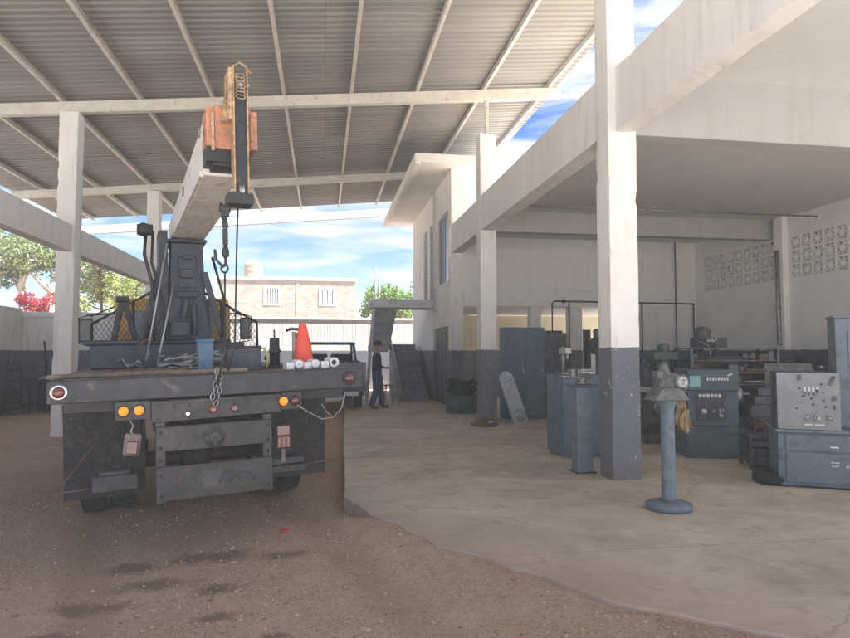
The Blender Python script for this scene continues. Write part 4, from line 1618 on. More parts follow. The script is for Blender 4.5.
mb = MB()
mb.bx(-.155, .155, -.106, .106, .201, .225)
mb.build('lid', 'black', t, bevel=.008)
mb = MB()
mb.tube([(.12, 0, .2), (.2, -.02, .2), (.23, -.02, .12), (.22, -.02, .02)], .012)
mb.build('hose', 'yellowhose', t)
def pvc_roll(x, y, r, lab, rz=0, hole=.4):
    t = thing('pipe_fitting', lab, 'pipe fitting', mat=on_truck(x, y, DZ), group='white pipe fittings on the truck bed')
    mb = MB()
    mb.lathe((0, -.05, r), (0, 1, 0), [(0, r * hole), (0, r), (.02, r), (.025, r * .8), (.16, r * .8), (.165, r), (.2, r), (.2, r * hole)], 24, 0, True)
    mb.build('pipe_body', 'pvc', t)
    mb = MB()
    mb.lathe((0, -.03, r), (0, 1, 0), [(0, r * hole * 1.02), (.1, r * hole * 1.02)], 20)
    mb.build('core', 'black' if hole > .3 else 'pvc', t)
    return t
pvc_roll(.73, .3, .042, 'white pipe fitting on the bed edge nearest the black jack', hole=.1)
pvc_roll(.88, .3, .042, 'white pipe fitting on the bed edge in front of the cone', hole=.1)
pvc_roll(1.06, .3, .048, 'white pipe fitting with dark bore at the outer bed corner', hole=.5)
for x, lab in ((.645, 'small pale wooden block wedged beside the first white pipe fitting'), (.805, 'small pale wooden block between the two closed pipe fittings'), (.97, 'long pale wooden block beside the open pipe fitting')):
    mb = MB()
    mb.bx(-.035, .035, -.06, .1, 0, .06)
    mb.bx(-.02, .02, -.062, -.0605, .015, .04)
    o = mb.build('wood_block', 'pvc', bevel=.006)
    o.matrix_world = on_truck(x, .3, DZ)
    tag(o, lab, 'block', 'blocks on the truck bed edge')
t = thing('hydraulic_jack', 'black bottle jack with short rod on the truck bed', 'jack', mat=on_truck(.62, .8, DZ))
mb = MB()
mb.bx(-.07, .07, -.07, .07, 0, .03)
mb.lathe((0, 0, .03), (0, 0, 1), [(0, .05), (.12, .05), (.12, .058), (.15, .058), (.155, .05), (.26, .048), (.27, .02)], 16)
mb.cyl((0, 0, .3), (0, 0, .38), .008)
mb.cyl((-.06, 0, .1), (-.1, 0, .1), .02)
mb.build('jack_body', 'black', t, bevel=.004)
t = thing('steel_stanchion', 'galvanised steel stanchion with dark tee head behind the cone', 'post', mat=on_truck(.86, 1.0, DZ))
mb = MB()
mb.cyl((0, 0, 0), (0, 0, .36), .018)
mb.bx(-.05, .05, -.05, .05, 0, .01)
mb.build('post', 'galv', t)
mb = MB()
mb.tube([(-.08, 0, .37), (-.03, 0, .39), (.04, 0, .385), (.09, 0, .36)], .016)
mb.bx(.03, .07, -.03, .03, .1, .35)
mb.build('head', 'black', t)
rnd = random.Random(9)
for k, (x, y, L, rz, lab) in enumerate(((-.78, .35, 1.0, .08, 'worn plank lying along the outer rear edge of the bed'), (-.1, .38, .7, -.05, 'short split plank under the crane chain on truck bed'), (.2, .9, .9, .03, 'long plank behind the black battery box on truck bed'))):
    mb = MB()
    mb.box((0, 0, .0175), (L, .12, .035))
    o = mb.build('plank', 'wood', bevel=.006)
    o.matrix_world = on_truck(x, y if k != 1 else .2, DZ, rz)
    tag(o, lab, 'plank', 'planks on the truck bed')
mb = MB()
for q in range(60):
    p = Vector((rnd.gauss(-.1, .28), rnd.uniform(1.2, 2.5), rnd.uniform(.01, .12)))
    a = rnd.uniform(0, 6)
    e = p + Vector((math.cos(a), math.sin(a) * .6, rnd.uniform(-.2, .4))) * rnd.uniform(.08, .3)
    mb.tube([p, p.lerp(e, .5) + Vector((0, 0, rnd.uniform(0, .06))), e], rnd.choice((.008, .012, .018)), 6)
o = mb.build('scrap_pile', 'steel')
o.matrix_world = on_truck(0, 0, DZ)
tag(o, 'tangle of chain and steel offcuts heaped before the crane column', 'scrap', kind='stuff')
# red rag on the ground
mb = MB()
mb.ball((0, 0, .012), .035, sc=(1.2, .8, .45))
mb.ball((.03, .01, .012), .02, sc=(1, 1, .6))
o = mb.build('red_rag', 'redplastic')
o.location = (-.33, 5.92, ground_h(-.33, 5.92))
tag(o, 'small crumpled red rag on the dirt under the truck bumper', 'rag')

# ------------------------------------------------------------------ navy pickup
pk = thing('pickup_truck', 'old navy pickup with open cab frame seen behind the flatbed', 'pickup', (.27, 17.5, -.13), R(2))
mb = MB()
mb.bx(-.9, .9, 0, .05, .62, 1.4)
mb.bx(-.9, -.84, .05, 1.9, .62, 1.4)
mb.bx(.84, .9, .05, 1.9, .62, 1.4)
mb.bx(-.84, .84, .05, 1.9, .62, .7)
mb.bx(-.9, .9, 1.9, 1.95, .62, 1.42)
mb.bx(-.75, .75, -.012, 0, .72, 1.3)
mb.build('cargo_bed', 'navy', pk, bevel=.02, seg=2)
mb = MB()
mb.prism([(2.0, .5), (2.0, 1.35), (3.5, 1.32), (5.0, 1.22), (5.1, .9), (5.1, .5)], 'x', -.88, .88)
body = mb.build('body', 'navy', pk, bevel=.05, seg=3)
mb = MB()
for s in (-1, 1):
    mb.bar((s * .8, 2.05, 1.34), (s * .72, 2.15, 1.93), .07, .07)
    mb.bar((s * .8, 3.55, 1.31), (s * .72, 3.0, 1.93), .06, .06)
mb.prism([(2.05, 1.9), (2.05, 1.94), (2.3, 1.99), (2.95, 1.98), (3.1, 1.9)], 'x', -.78, .78)
mb.build('cab_frame', 'navy', body, bevel=.02, seg=2)
mb = MB()
pw = [(.18 * math.cos(a), 0, .18 * math.sin(a)) for a in [2 * PI * q / 16 for q in range(16)]]
mb.tube([(-.35 + p[0], 3.05 + p[2] * .35, 1.42 + p[2]) for p in pw], .014, 6, 0, True)
mb.tube([(-.35, 3.05, 1.42), (-.35, 3.4, 1.25)], .02)
mb.tube([(.2, 3.0, 1.35), (.75, 2.2, 1.7)], .012)
mb.build('steering_wheel', 'black', body)
mb = MB()
mb.bx(-.7, -.05, 2.3, 2.5, 1.2, 1.62)
mb.bx(.05, .7, 2.3, 2.5, 1.2, 1.62)
mb.build('seat_back', 'black', body, bevel=.04, seg=2)
for s in (-1, 1):
    mb = MB()
    mb.lathe((s * .74, -.013, 1.0), (0, -1, 0), [(0, .075), (.02, .075), (.03, .05), (.035, .01)], 18)
    mb.build('tail_light', 'red_lens', pk)
mb = MB()
mb.bx(-.85, .85, -.15, -.06, .5, .62)
mb.bx(-.02, .02, -.2, -.15, .5, .58)
bp = mb.build('bumper', 'black', pk, bevel=.015)
mb = MB()
mb.bx(.35, .68, -.156, -.1505, .5, .62)
mb.build('plate', 'pvc', bp)
for x, y in ((-.75, .9), (.75, .9), (-.75, 4.2), (.75, 4.2)):
    wheel(pk, x, y, .34, .34, .2, 1 if x > 0 else -1)

# ------------------------------------------------------------------ person by the pickup
def skinned(name, pts, edges, mat, parent, root=0, sub=2):
    me = bpy.data.meshes.new(name)
    me.from_pydata([p[0] for p in pts], edges, [])
    me.materials.append(M[mat])
    o = bpy.data.objects.new(name, me)
    COL.objects.link(o)
    o.parent = parent
    sk = o.modifiers.new('skin', 'SKIN')
    me.skin_vertices.new() if not me.skin_vertices else None
    for i, p in enumerate(pts):
        r = p[1]
        me.skin_vertices[0].data[i].radius = r if isinstance(r, tuple) else (r, r)
        me.skin_vertices[0].data[i].use_root = (i == root)
    sk.use_smooth_shade = True
    ss = o.modifiers.new('sub', 'SUBSURF')
    ss.levels = sub
    ss.render_levels = sub
    return o
# faces +x in its own frame
per_ = thing('person', 'person in dark sweater and blue jeans standing beside the navy pickup holding something', 'person', (1.48, 17.75, 0), R(-12))
per_.scale = (1.12, 1.12, 1.03)
def side_pts(s):
    return None
P_ = [((0, 0, .98), (.12, .15)), ((.0, 0, 1.12), (.10, .14)), ((.0, 0, 1.32), (.115, .165)), ((.0, 0, 1.44), (.09, .14)), ((.015, 0, 1.53), .052), ((.03, 0, 1.60), .062), ((.035, 0, 1.68), .088), ((.025, 0, 1.75), .075)]
E_ = [(0, 1), (1, 2), (2, 3), (3, 4), (4, 5), (5, 6), (6, 7)]
def add(v, r, to):
    P_.append((v, r))
    E_.append((to, len(P_) - 1))
    return len(P_) - 1
arms = {}
for s in (-1, 1):
    sh = add((-.01, s * .19, 1.43), .058, 3)
    if s < 0:
        el = add((-.03, s * .235, 1.15), .043, sh)
        wr = add((.22, s * .21, 1.09), .03, el)
        pm = add((.30, s * .20, 1.08), (.022, .036), wr)
        fdir = Vector((1, 0, -.25)).normalized()
    else:
        el = add((-.05, s * .245, 1.14), .043, sh)
        wr = add((.06, s * .24, .90), .03, el)
        pm = add((.085, s * .235, .82), (.036, .022), wr)
        fdir = Vector((.2, 0, -1)).normalized()
    base = Vector(P_[pm][0])
    for q, (o_, ln) in enumerate(((-.03, .07), (-.01, .08), (.01, .075), (.03, .06))):
        off_ = Vector((0, o_, 0)) if s < 0 else Vector((o_, 0, 0))
        k1 = add(tuple(base + off_ + fdir * .03), .0095, pm)
        k2 = add(tuple(base + off_ + fdir * (.03 + ln * .5) + Vector((.004, 0, -.006))), .0088, k1)
        add(tuple(base + off_ + fdir * (.03 + ln * .85) + Vector((-.004, 0, -.02 if s < 0 else -.01))), .0075, k2)
    thb = base + (Vector((-.03, .035, .01)) if s < 0 else Vector((.035, -.01, .04)))
    k1 = add(tuple(thb), .0105, wr)
    add(tuple(thb + fdir * .045 + Vector((.01, 0, .005))), .009, k1)
for s in (-1, 1):
    hp = add((0, s * .095, .90), .088, 0)
    kn = add((.0 if s < 0 else .09, s * .12, .50), .058, hp)
    an = add((-.1 if s < 0 else .11, s * .13, .10), .042, kn)
    add((.05 if s < 0 else .26, s * .15, .045), (.035, .04), an)
body = skinned('person_body', P_, E_, 'skin', per_)
mb = MB()
mb.ball((.118, 0, 1.665), .02, sc=(1, .7, 1.2))
mb.ball((.03, .088, 1.665), .022, sc=(.7, .4, 1.3))
mb.ball((.03, -.088, 1.665), .022, sc=(.7, .4, 1.3))
mb.build('face', 'skin', body)
mb = MB()
for s in (-1, 1):
    mb.ball((.098, s * .034, 1.69), .012)
mb.build('eye', 'black', body)
mb = MB()
mb.ball((.078, 0, 1.61), .06, sc=(.9, .95, .8))
mb.build('face_covering', 'maskcloth', per_)
mb = MB()
mb.ball((.015, 0, 1.735), .106, sc=(1.05, .92, .78))
mb.build('hair', 'cap', per_)
S_ = [((0, 0, .84), (.145, .185)), ((0, 0, 1.10), (.135, .17)), ((0, 0, 1.32), (.13, .18)), ((0, 0, 1.44), (.105, .15)), ((.012, 0, 1.51), .068)]
SE = [(0, 1), (1, 2), (2, 3), (3, 4)]
for s in (-1, 1):
    k = len(S_)
    if s < 0:
        S_ += [((-.01, s * .19, 1.43), .072), ((-.03, s * .235, 1.15), .056), ((.2, s * .212, 1.095), .042)]
    else:
        S_ += [((-.01, s * .19, 1.43), .072), ((-.05, s * .245, 1.14), .056), ((.05, s * .241, .93), .042)]
    SE += [(3, k), (k, k + 1), (k + 1, k + 2)]
skinned('sweater', S_, SE, 'shirt', per_)
J_ = [((0, 0, 1.12), (.12, .15)), ((0, 0, .92), (.135, .172))]
JE = [(0, 1)]
for s in (-1, 1):
    k = len(J_)
    J_ += [((0, s * .1, .84), .112), ((.0 if s < 0 else .09, s * .122, .5), .088), ((-.1 if s < 0 else .11, s * .132, .11), .072), ((-.095 if s < 0 else .115, s * .132, .06), .074)]
    JE += [(1, k), (k, k + 1), (k + 1, k + 2), (k + 2, k + 3)]
skinned('jeans', J_, JE, 'jeans', per_, 1)
for s in (-1, 1):
    x = -.1 if s < 0 else .11
    skinned('shoe', [((x - .03, s * .118, .05), .05), ((x + .06, s * .125, .045), (.045, .048)), ((x + .17, s * .13, .035), (.034, .045))], [(0, 1), (1, 2)], 'shoe', per_)
mb = MB()
mb.box((.36, -.2, 1.1), (.12, .08, .05), Matrix.Rotation(.2, 3, 'Y'))
mb.box((.36, -.2, 1.13), (.08, .06, .012), Matrix.Rotation(.2, 3, 'Y'))
o = mb.build('paper_parcel', 'maskcloth', bevel=.008)
o.location = (1.48, 17.75, 0)
o.scale = (1.12, 1.12, 1.03)
o.rotation_euler = (0, 0, R(-12))
tag(o, 'small pale parcel held out in the hand of the person', 'parcel')

# ------------------------------------------------------------------ workshop furniture and machines
def locker(name, label, x, y, w, h, dpt, rz=0, mt='locker_blue', nd=2, group=None):
    t = thing(name, label, 'locker', (x, y, 0), rz, group)
    mb = MB()
    mb.bx(-w / 2, w / 2, 0, dpt, .05, h)
    mb.bx(-w / 2 + .03, w / 2 - .03, .03, dpt - .02, 0, .05)
    mb.build('cabinet_body', mt, t, bevel=.008)
    dw = (w - .03) / nd
    for k in range(nd):
        x0 = -w / 2 + .015 + k * dw
        mb = MB()
        mb.bx(x0 + .006, x0 + dw - .006, -.018, -.001, .08, h - .03)
        for q in range(5):
            mb.bx(x0 + dw * .3, x0 + dw * .7, -.022, -.0185, h - .2 - q * .035, h - .188 - q * .035)
        dr = mb.build('door', mt, t, bevel=.004)
        mb = MB()
        mb.bx(x0 + dw - .07, x0 + dw - .045, -.04, -.0185, h * .5, h * .5 + .12)
        mb.build('handle', 'steel', dr)
    return t
locker('tall_locker', 'tall slate blue steel locker with louvred doors behind the second column', 4.63, 14.3, .95, 2.12, .5, group='steel lockers in the workshop')
locker('tall_locker', 'narrower dark steel locker next to the slate blue one', 5.42, 14.45, .56, 2.0, .5, 0, 'mach_dark', 1, 'steel lockers in the workshop')
# leaning guard
t = thing('sheet_guard', 'pale grey rounded sheet metal guard leaning against the tall slate blue locker', 'metal guard', (4.22, 13.3, 0), R(10))
mb = MB()
n = 16
outl = [(-.17, 0), (.17, 0)] + [(.17 * math.cos(a), 1.02 + .17 * math.sin(a)) for a in [PI * q / n for q in range(n + 1)]]
mb.prism(outl, 'y', -.03, .03)
g_ = mb.build('guard_shell', 'pale_guard', t, bevel=.02, seg=3)
g_.rotation_euler = (R(-12), R(-15), 0)
mb = MB()
mb.lathe((.0, -.06, .2), (0, -1, 0), [(0, .13), (.02, .13), (.025, .1)], 18)
h_ = mb.build('hub', 'steel', t)
h_.rotation_euler = (R(-12), R(-15), 0)
mb = MB()
mb.tube([(-.1, -.03, .95), (-.1, -.07, .95), (.08, -.07, .98), (.08, -.03, .98)], .01)
h_ = mb.build('handle', 'steel', t)
h_.rotation_euler = (R(-12), R(-15), 0)
# drum half with coiled hose
t = thing('oil_drum', 'dark green cut down drum topped with coiled black hose by the third column', 'drum', (3.55, 16.2, 0))
mb = MB()
mb.lathe((0, 0, 0), (0, 0, 1), [(0, .40), (.02, .42), (.2, .42), (.22, .435), (.24, .42), (.44, .42), (.46, .43), (.46, .40), (.40, .39)], 28)
mb.build('drum_shell', 'green_tub', t)
mb = MB()
pts = []
rnd = random.Random(4)
for q in range(160):
    a = q * .42
    r = .30 + .07 * math.sin(q * .7) + rnd.uniform(-.02, .02)
    pts.append((r * math.cos(a), r * math.sin(a), .46 + .0022 * q + .04 * math.sin(q * .9)))
mb.tube(pts, .035, 8)
mb.build('hose_coil', 'rubber', t)
for (dx, lab) in ((.0, 0),):
    mb = MB()
    mb.tube([(.25, -.1, .75), (.33, -.1, 1.1), (.3, -.05, 1.5)], .012)
    mb.build('hose_end', 'green_tub', t)
t = thing('brake_drum', 'rusty brake drum lying flat at the foot of the second column', 'brake drum', (3.36, 13.2, 0))
mb = MB()
mb.lathe((0, 0, 0), (0, 0, 1), [(0, .27), (.03, .29), (.06, .27), (.07, .2), (.13, .18), (.13, .07), (.16, .06), (.16, .01)], 26)
mb.build('drum_body', 'rust', t)
mb = MB()
mb.lathe((.09, -.12, .075), (0, 0, 1), [(0, .07), (.04, .07), (.045, .03)], 16)
mb.build('hub', 'chrome', t)
# blue cabinet with clutter and vise pedestal
t = locker('tool_cabinet', 'slate blue tool cabinet standing beside the nearest painted column', 3.78, 9.0, .66, 1.21, .6, 0, 'locker_blue', 1)
t['category'] = 'cabinet'
def vise(name, label, x, y, z, rz, mt='steel'):
    t = thing(name, label, 'vise', (x, y, z), rz)
    mb = MB()
    mb.lathe((0, 0, 0), (0, 0, 1), [(0, .1), (.03, .1), (.04, .06), (.08, .06)], 16)
    mb.bx(-.08, .1, -.05, .05, .06, .15)
    mb.bx(-.09, -.05, -.07, .07, .1, .2)
    mb.build('vise_body', mt, t, bevel=.01)
    mb = MB()
    mb.bx(-.18, -.13, -.07, .07, .1, .2)
    mb.bx(-.18, -.0, -.03, .03, .08, .12)
    mb.build('jaw', mt, t, bevel=.008)
    mb = MB()
    mb.cyl((-.18, 0, .1), (-.28, 0, .1), .015)
    mb.cyl((-.26, -.12, .1), (-.26, .12, .1), .008)
    mb.build('handle', 'chrome', t)
    return t
t = thing('square_pedestal', 'pale blue square steel pedestal pressed against the nearest painted column', 'pedestal', (3.33, 7.95, 0))
mb = MB()
mb.bx(-.105, .105, -.105, .105, 0, 1.1)
mb.build('post', 'mach_blue', t, bevel=.012, seg=2)
mb = MB()
mb.bx(-.16, .16, -.14, .14, 1.101, 1.13)
mb.build('top_plate', 'mach_dark', t, bevel=.006)
mb = MB()
mb.bx(-.14, .14, -.14, .14, .0, .02)
mb.build('foot_plate', 'mach_dark', t, bevel=.006)
vise('bench_vise', 'worn grey bench vise bolted on the pale blue square pedestal', 3.34, 7.95, 1.131, R(8))
t = thing('bench_drill', 'small bare steel bench drill on the slate blue tool cabinet', 'drill', (3.62, 9.25, 1.215))
mb = MB()
mb.bx(-.09, .09, -.1, .14, 0, .025)
mb.cyl((0, .08, .02), (0, .08, .42), .022)
mb.bx(-.05, .05, -.14, .12, .3, .4)
mb.cyl((0, -.1, .3), (0, -.1, .2), .025, .012)
mb.build('drill_body', 'steel', t, bevel=.006)
mb = MB()
mb.bx(.12, .42, -.12, -.04, 0, .04)
mb.cyl((.14, -.05, .06), (.45, -.02, .06), .018)
mb.build('bar_stock', 'galv', t)

# pedestal grinder
t = thing('pedestal_grinder', 'free standing pedestal grinder on slim blue post with round iron base', 'grinder', (3.39, 5.95, 0))
mb = MB()
mb.lathe((0, 0, 0), (0, 0, 1), [(0, .215), (.05, .225), (.07, .2), (.085, .09)], 28)
mb.build('base', 'mach_blue', t)
mb = MB()
mb.lathe((0, 0, .085), (0, 0, 1), [(0, .085), (.03, .07), (.9, .066), (.98, .1), (.995, .11)], 20)
mb.build('post', 'mach_blue', t)
mb = MB()
mb.lathe((-.12, 0, 1.24), (1, 0, 0), [(0, .06), (.02, .09), (.08, .105), (.18, .105), (.24, .09), (.26, .06)], 22)
mb.prism([(-.17, 1.12), (-.20, 1.07), (.18, 1.07), (.15, 1.12), (.09, 1.2), (-.1, 1.2)], 'y', -.12, .1)
mb.lathe((-.02, .02, 1.30), (0, 0, 1), [(0, .08), (.05, .065), (.09, .045), (.13, .04), (.14, .02)], 18)
mb.bx(-.15, -.08, -.09, .02, 1.28, 1.36)
hd = mb.build('motor', 'mach_grey', t, bevel=.012, seg=2)
mb = MB()
mb.lathe((.075, -.09, 1.255), (.25, -1, 0), [(0, .06), (.05, .06), (.065, .05), (.065, .03), (.04, .026)], 22)
mb.build('end_cover', 'galv', hd)
mb = MB()
mb.lathe((.14, 0, 1.24), (1, 0, 0), [(0, .085), (.045, .085)], 22)
mb.build('grinding_wheel', 'panel', hd)
mb = MB()
def rag(c, w, h, amp, ph):
    nx, nz = 14, 16
    vs = []
    for j in range(nz + 1):
        t = j / nz
        row = []
        ww = w * (.45 + .55 * math.sqrt(t)) * (1 - .12 * math.sin(t * 3 + ph))
        for i in range(nx + 1):
            q = i / nx - .5
            x = c[0] + q * ww + .012 * math.sin(t * 5 + ph)
            y = c[1] + amp * math.sin(q * 15 + ph + t * 1.5) * (.4 + .6 * t)
            z = c[2] - t * h * (1 + .14 * math.sin(q * 7 + ph))
            row.append(mb.bm.verts.new((x, y, z)))
        vs.append(row)
    for j in range(nz):
        for i in range(nx):
            f = mb.bm.faces.new((vs[j][i], vs[j][i + 1], vs[j + 1][i + 1], vs[j + 1][i]))
            f.smooth = True
rag((.15, .0, 1.06), .17, .27, .022, .4)
rag((.17, -.045, .98), .11, .21, .016, 2.0)
mb.tube([(.1, 0, 1.07), (.14, .0, 1.06), (.15, 0, 1.03)], .014)
o = mb.build('ochre_rag', 'cloth')
sol = o.modifiers.new('thick', 'SOLIDIFY')
sol.thickness = .008
o.location = (3.39, 5.95, 0)
tag(o, 'ochre cloth rag hanging from the pedestal grinder', 'rag')

# teal control cabinet lathe
lt = thing('engine_lathe', 'teal headed engine lathe with small pale screen behind the pedestal grinder', 'lathe', (5.62, 8.6, 0), R(-14))
mb = MB()
mb.bx(-.37, .37, .02, .75, .0, .46)
mb.bx(-.35, .35, -.0, .02, .06, .42)
mb.bx(.37, 2.6, .12, .7, .0, .28)
mb.build('base', 'mach_teal', lt, bevel=.015, seg=2)
mb = MB()
mb.bx(-.34, .38, .05, .72, .461, 1.29)
mb.bx(-.34, .38, .02, .05, .98, 1.285)
hs = mb.build('headstock', 'mach_teal', lt, bevel=.02, seg=2)
mb = MB()
mb.bx(-.32, -.17, .008, .0195, 1.04, 1.20)
mb.build('screen', 'screen', hs)
mb = MB()
rnd = random.Random(2)
mb.bx(-.1, .26, .008, .0195, 1.115, 1.185, 0)
for q in range(8):
    mb.bx(-.08 + q * .04, -.053 + q * .04, .002, .0078, 1.13, 1.172, 1)
mb.box((.25, .012, 1.215), (.07, .01, .022), Matrix.Rotation(-.3, 3, 'Y'), 1)
mb.build('name_plate', ['mach_dark', 'whitemark'], hs)
mb = MB()
mb.bx(-.22, .2, .03, .0495, .56, .96, 0)
for q in range(6):
    mb.bx(-.19 + q * .055, -.15 + q * .055, .02, .0298, .885, .935, 1)
for q in range(3):
    x = -.12 + q * .13
    mb.lathe((x, .029, .68), (0, -1, 0), [(0, .04), (.02, .038), (.025, .015), (.05, .012)], 14, 2 if q != 0 else 1)
    mb.lathe((x + .02, .029, .79), (0, -1, 0), [(0, .018), (.03, .015)], 10, 2)
mb.bx(.1, .115, .015, .0295, .6, .72, 1)
mb.bx(.13, .145, .015, .0295, .6, .72, 1)
mb.build('control_panel', ['mach_dark', 'whitemark', 'steel'], hs)
mb = MB()
mb.bx(.38, 2.6, .18, .28, .50, .60)
mb.bx(.38, 2.6, .52, .62, .50, .60)
mb.bx(.38, 2.6, .2, .6, .281, .50)
mb.build('bed', 'mach_dark', lt, bevel=.008)
mb = MB()
mb.bx(.55, 1.15, .05, .66, .601, .78)
mb.bx(.62, 1.05, .1, .55, .781, .90)
mb.bx(.7, .95, .16, .46, .901, 1.02)
mb.lathe((.7, .04, .5), (0, -1, 0), [(0, .03), (.03, .03), (.03, .11), (.05, .11), (.05, .09), (.035, .085)], 20)
mb.lathe((1.0, .06, .7), (0, -1, 0), [(0, .03), (.06, .02), (.07, .06), (.09, .06)], 16)
mb.bx(.56, 1.12, .02, .05, .3, .6)
mb.build('carriage', 'mach_dark', lt, bevel=.01)
mb = MB()
mb.lathe((.381, .4, .88), (1, 0, 0), [(0, .09), (.04, .16), (.14, .16), (.15, .06)], 24)
for q in range(3):
    a = 2 * PI * q / 3
    mb.box((.53, .4 + .09 * math.cos(a), .88 + .09 * math.sin(a)), (.05, .05, .08), Matrix.Rotation(a, 3, 'X'))
mb.build('chuck', 'steel', lt)
mb = MB()
mb.bx(2.0, 2.45, .2, .6, .601, .98)
mb.cyl((1.75, .4, .88), (2.0, .4, .88), .045)
mb.cyl((2.45, .4, .88), (2.6, .4, .88), .09)
mb.build('tailstock', 'mach_teal', lt, bevel=.02, seg=2)

# rack of dark bar stock and gears behind
rk2 = thing('parts_rack', 'dark steel rack packed with greasy gears and bars beyond the lathe', 'rack', (6.75, 9.7, 0), R(-4))
mb = MB()
for x in (-.75, .75):
    for y in (0, .5):
        mb.bx(x - .025, x + .025, y - .025, y + .025, 0, 1.62)
for k in range(8):
    z = .2 + k * .2
    mb.bx(-.72, .72, -.02, .52, z, z + .02)
mb.build('shelf_frame', 'mach_dark', rk2)
mb = MB()
rnd = random.Random(8)
for k in range(7):
    x = -.7
    z = .221 + k * .2
    while x < .6:
        kind = rnd.random()
        if kind < .5:
            r = rnd.uniform(.04, .085)
            mb.lathe((x + r, rnd.uniform(.0, .1), z + r), (0, 1, 0), [(0, r * .6), (.01, r), (.12, r), (.13, r * .5)], 14, rnd.choice((0, 0, 1)))
            x += 2 * r + .01
        elif kind < .75:
            w = rnd.uniform(.06, .2)
            h = rnd.uniform(.05, .16)
            mb.bx(x, x + w, -.01, .3, z, z + h, rnd.choice((0, 1)))
            x += w + .015
        else:
            L = rnd.uniform(.25, .5)
            mb.cyl((x, rnd.uniform(-.03, .1), z + .03), (min(x + L, .7), .05, z + .03), .025, m=rnd.choice((0, 1, 2)))
            x += L + .02
mb.build('gear_stock', ['mach_dark', 'rust', 'steel'], rk2)

t = thing('casting_crate', 'dark steel crate heaped with greasy castings in front of the lathe bed', 'crate', (5.95, 7.85, 0), R(-20))
mb = MB()
for x in (-.3, .3):
    for y in (-.22, .22):
        mb.bx(x - .02, x + .02, y - .02, y + .02, 0, .5)
for k in range(4):
    z = .08 + k * .11
    mb.bx(-.28, .28, -.235, -.221, z, z + .08)
    mb.bx(-.28, .28, .221, .235, z, z + .08)
    mb.bx(-.315, -.301, -.2, .2, z, z + .08)
    mb.bx(.301, .315, -.2, .2, z, z + .08)
mb.bx(-.28, .28, -.2, .2, .05, .065)
mb.build('crate_frame', 'mach_dark', t)
mb = MB()
rnd = random.Random(12)
for q in range(22):
    c = (rnd.uniform(-.2, .2), rnd.uniform(-.14, .14), rnd.uniform(.3, .56))
    ax = Vector((rnd.gauss(0, 1), rnd.gauss(0, 1), rnd.gauss(0, 1))).normalized()
    r = rnd.uniform(.04, .09)
    mb.lathe(c, ax, [(0, r * .4), (.0, r), (.03, r), (.035, r * .5), (.09, r * .45), (.09, r * .2)], 14, rnd.choice((0, 1)))
mb.build('casting_heap', ['mach_dark', 'rust'], t)

# drill press with green motor
dp = thing('drill_press', 'tall drill press with dark green motor head against the workshop wall', 'drill press', (7.3, 11.3, 0), R(10))
mb = MB()
mb.bx(-.25, .25, -.3, .35, 0, .1)
mb.cyl((0, .2, .1), (0, .2, 1.7), .07)
mb.bx(-.25, .25, -.3, .1, .95, 1.02)
mb.bx(-.12, .12, .05, .2, .88, 1.05)
mb.build('stand', 'mach_dark', dp, bevel=.01)
mb = MB()
mb.bx(-.15, .15, -.35, .32, 1.62, 1.82)
mb.lathe((.12, .25, 1.72), (0, 0, 1), [(0, .12), (.02, .15), (.26, .15), (.3, .12), (.33, .05)], 20)
mb.cyl((-.02, -.25, 1.62), (-.02, -.25, 1.4), .05, .03)
mb.build('motor_head', 'mach_green', dp, bevel=.025, seg=2)
mb = MB()
for q in range(3):
    a = 2 * PI * q / 3 + .4
    mb.tube([(-.16, -.25, 1.65), (-.2, -.25 + .22 * math.cos(a), 1.65 + .22 * math.sin(a))], .01)
    mb.ball((-.2, -.25 + .22 * math.cos(a), 1.65 + .22 * math.sin(a)), .025)
mb.bx(-.26, -.16, -.34, -.26, 1.74, 1.79)
mb.build('feed_handle', 'chrome', dp)

# green machine behind the grinder
mm = thing('milling_machine', 'olive green milling machine crowded behind the nearest painted column', 'milling machine', (5.78, 10.4, 0), R(-12))
mb = MB()
mb.bx(-.35, .4, -.3, .6, 0, .14)
mb.prism([(.1, .14), (.6, .14), (.55, 1.5), (.15, 1.5)], 'x', -.22, .28)
mb.bx(-.2, .25, -.1, .12, .3, .85)
mb.build('machine_body', 'mach_green', mm, bevel=.02, seg=2)
mb = MB()
mb.bx(-.55, .6, -.28, .05, .86, .96)
mb.lathe((-.56, -.12, .9), (-1, 0, 0), [(0, .02), (.05, .02), (.05, .1), (.07, .1), (.07, .08)], 18)
mb.lathe((-.05, -.14, .6), (0, -1, 0), [(0, .02), (.06, .02), (.06, .11), (.08, .11), (.08, .09)], 18)
mb.build('table', 'steel', mm, bevel=.006)
mb = MB()
mb.bx(-.17, .22, -.35, .5, 1.42, 1.55)
mb.lathe((.02, -.2, 1.06), (0, 0, 1), [(0, .03), (.1, .05), (.15, .11), (.36, .12), (.4, .1)], 18)
mb.lathe((.02, -.2, 1.55), (0, 0, 1), [(0, .1), (.12, .1), (.14, .05)], 18)
mb.tube([(-.15, -.3, 1.4), (-.3, -.35, 1.3), (-.35, -.35, 1.1)], .015)
mb.build('spindle_head', 'mach_green', mm, bevel=.02, seg=2)
mb = MB()
mb.tube([(.22, .2, 1.5), (.42, .1, 1.3), (.5, -.05, .9), (.45, .0, .5)], .02)
mb.tube([(-.2, .2, 1.5), (-.36, .1, 1.2), (-.42, -.05, .8)], .018)
mb.build('cable', 'black', mm)

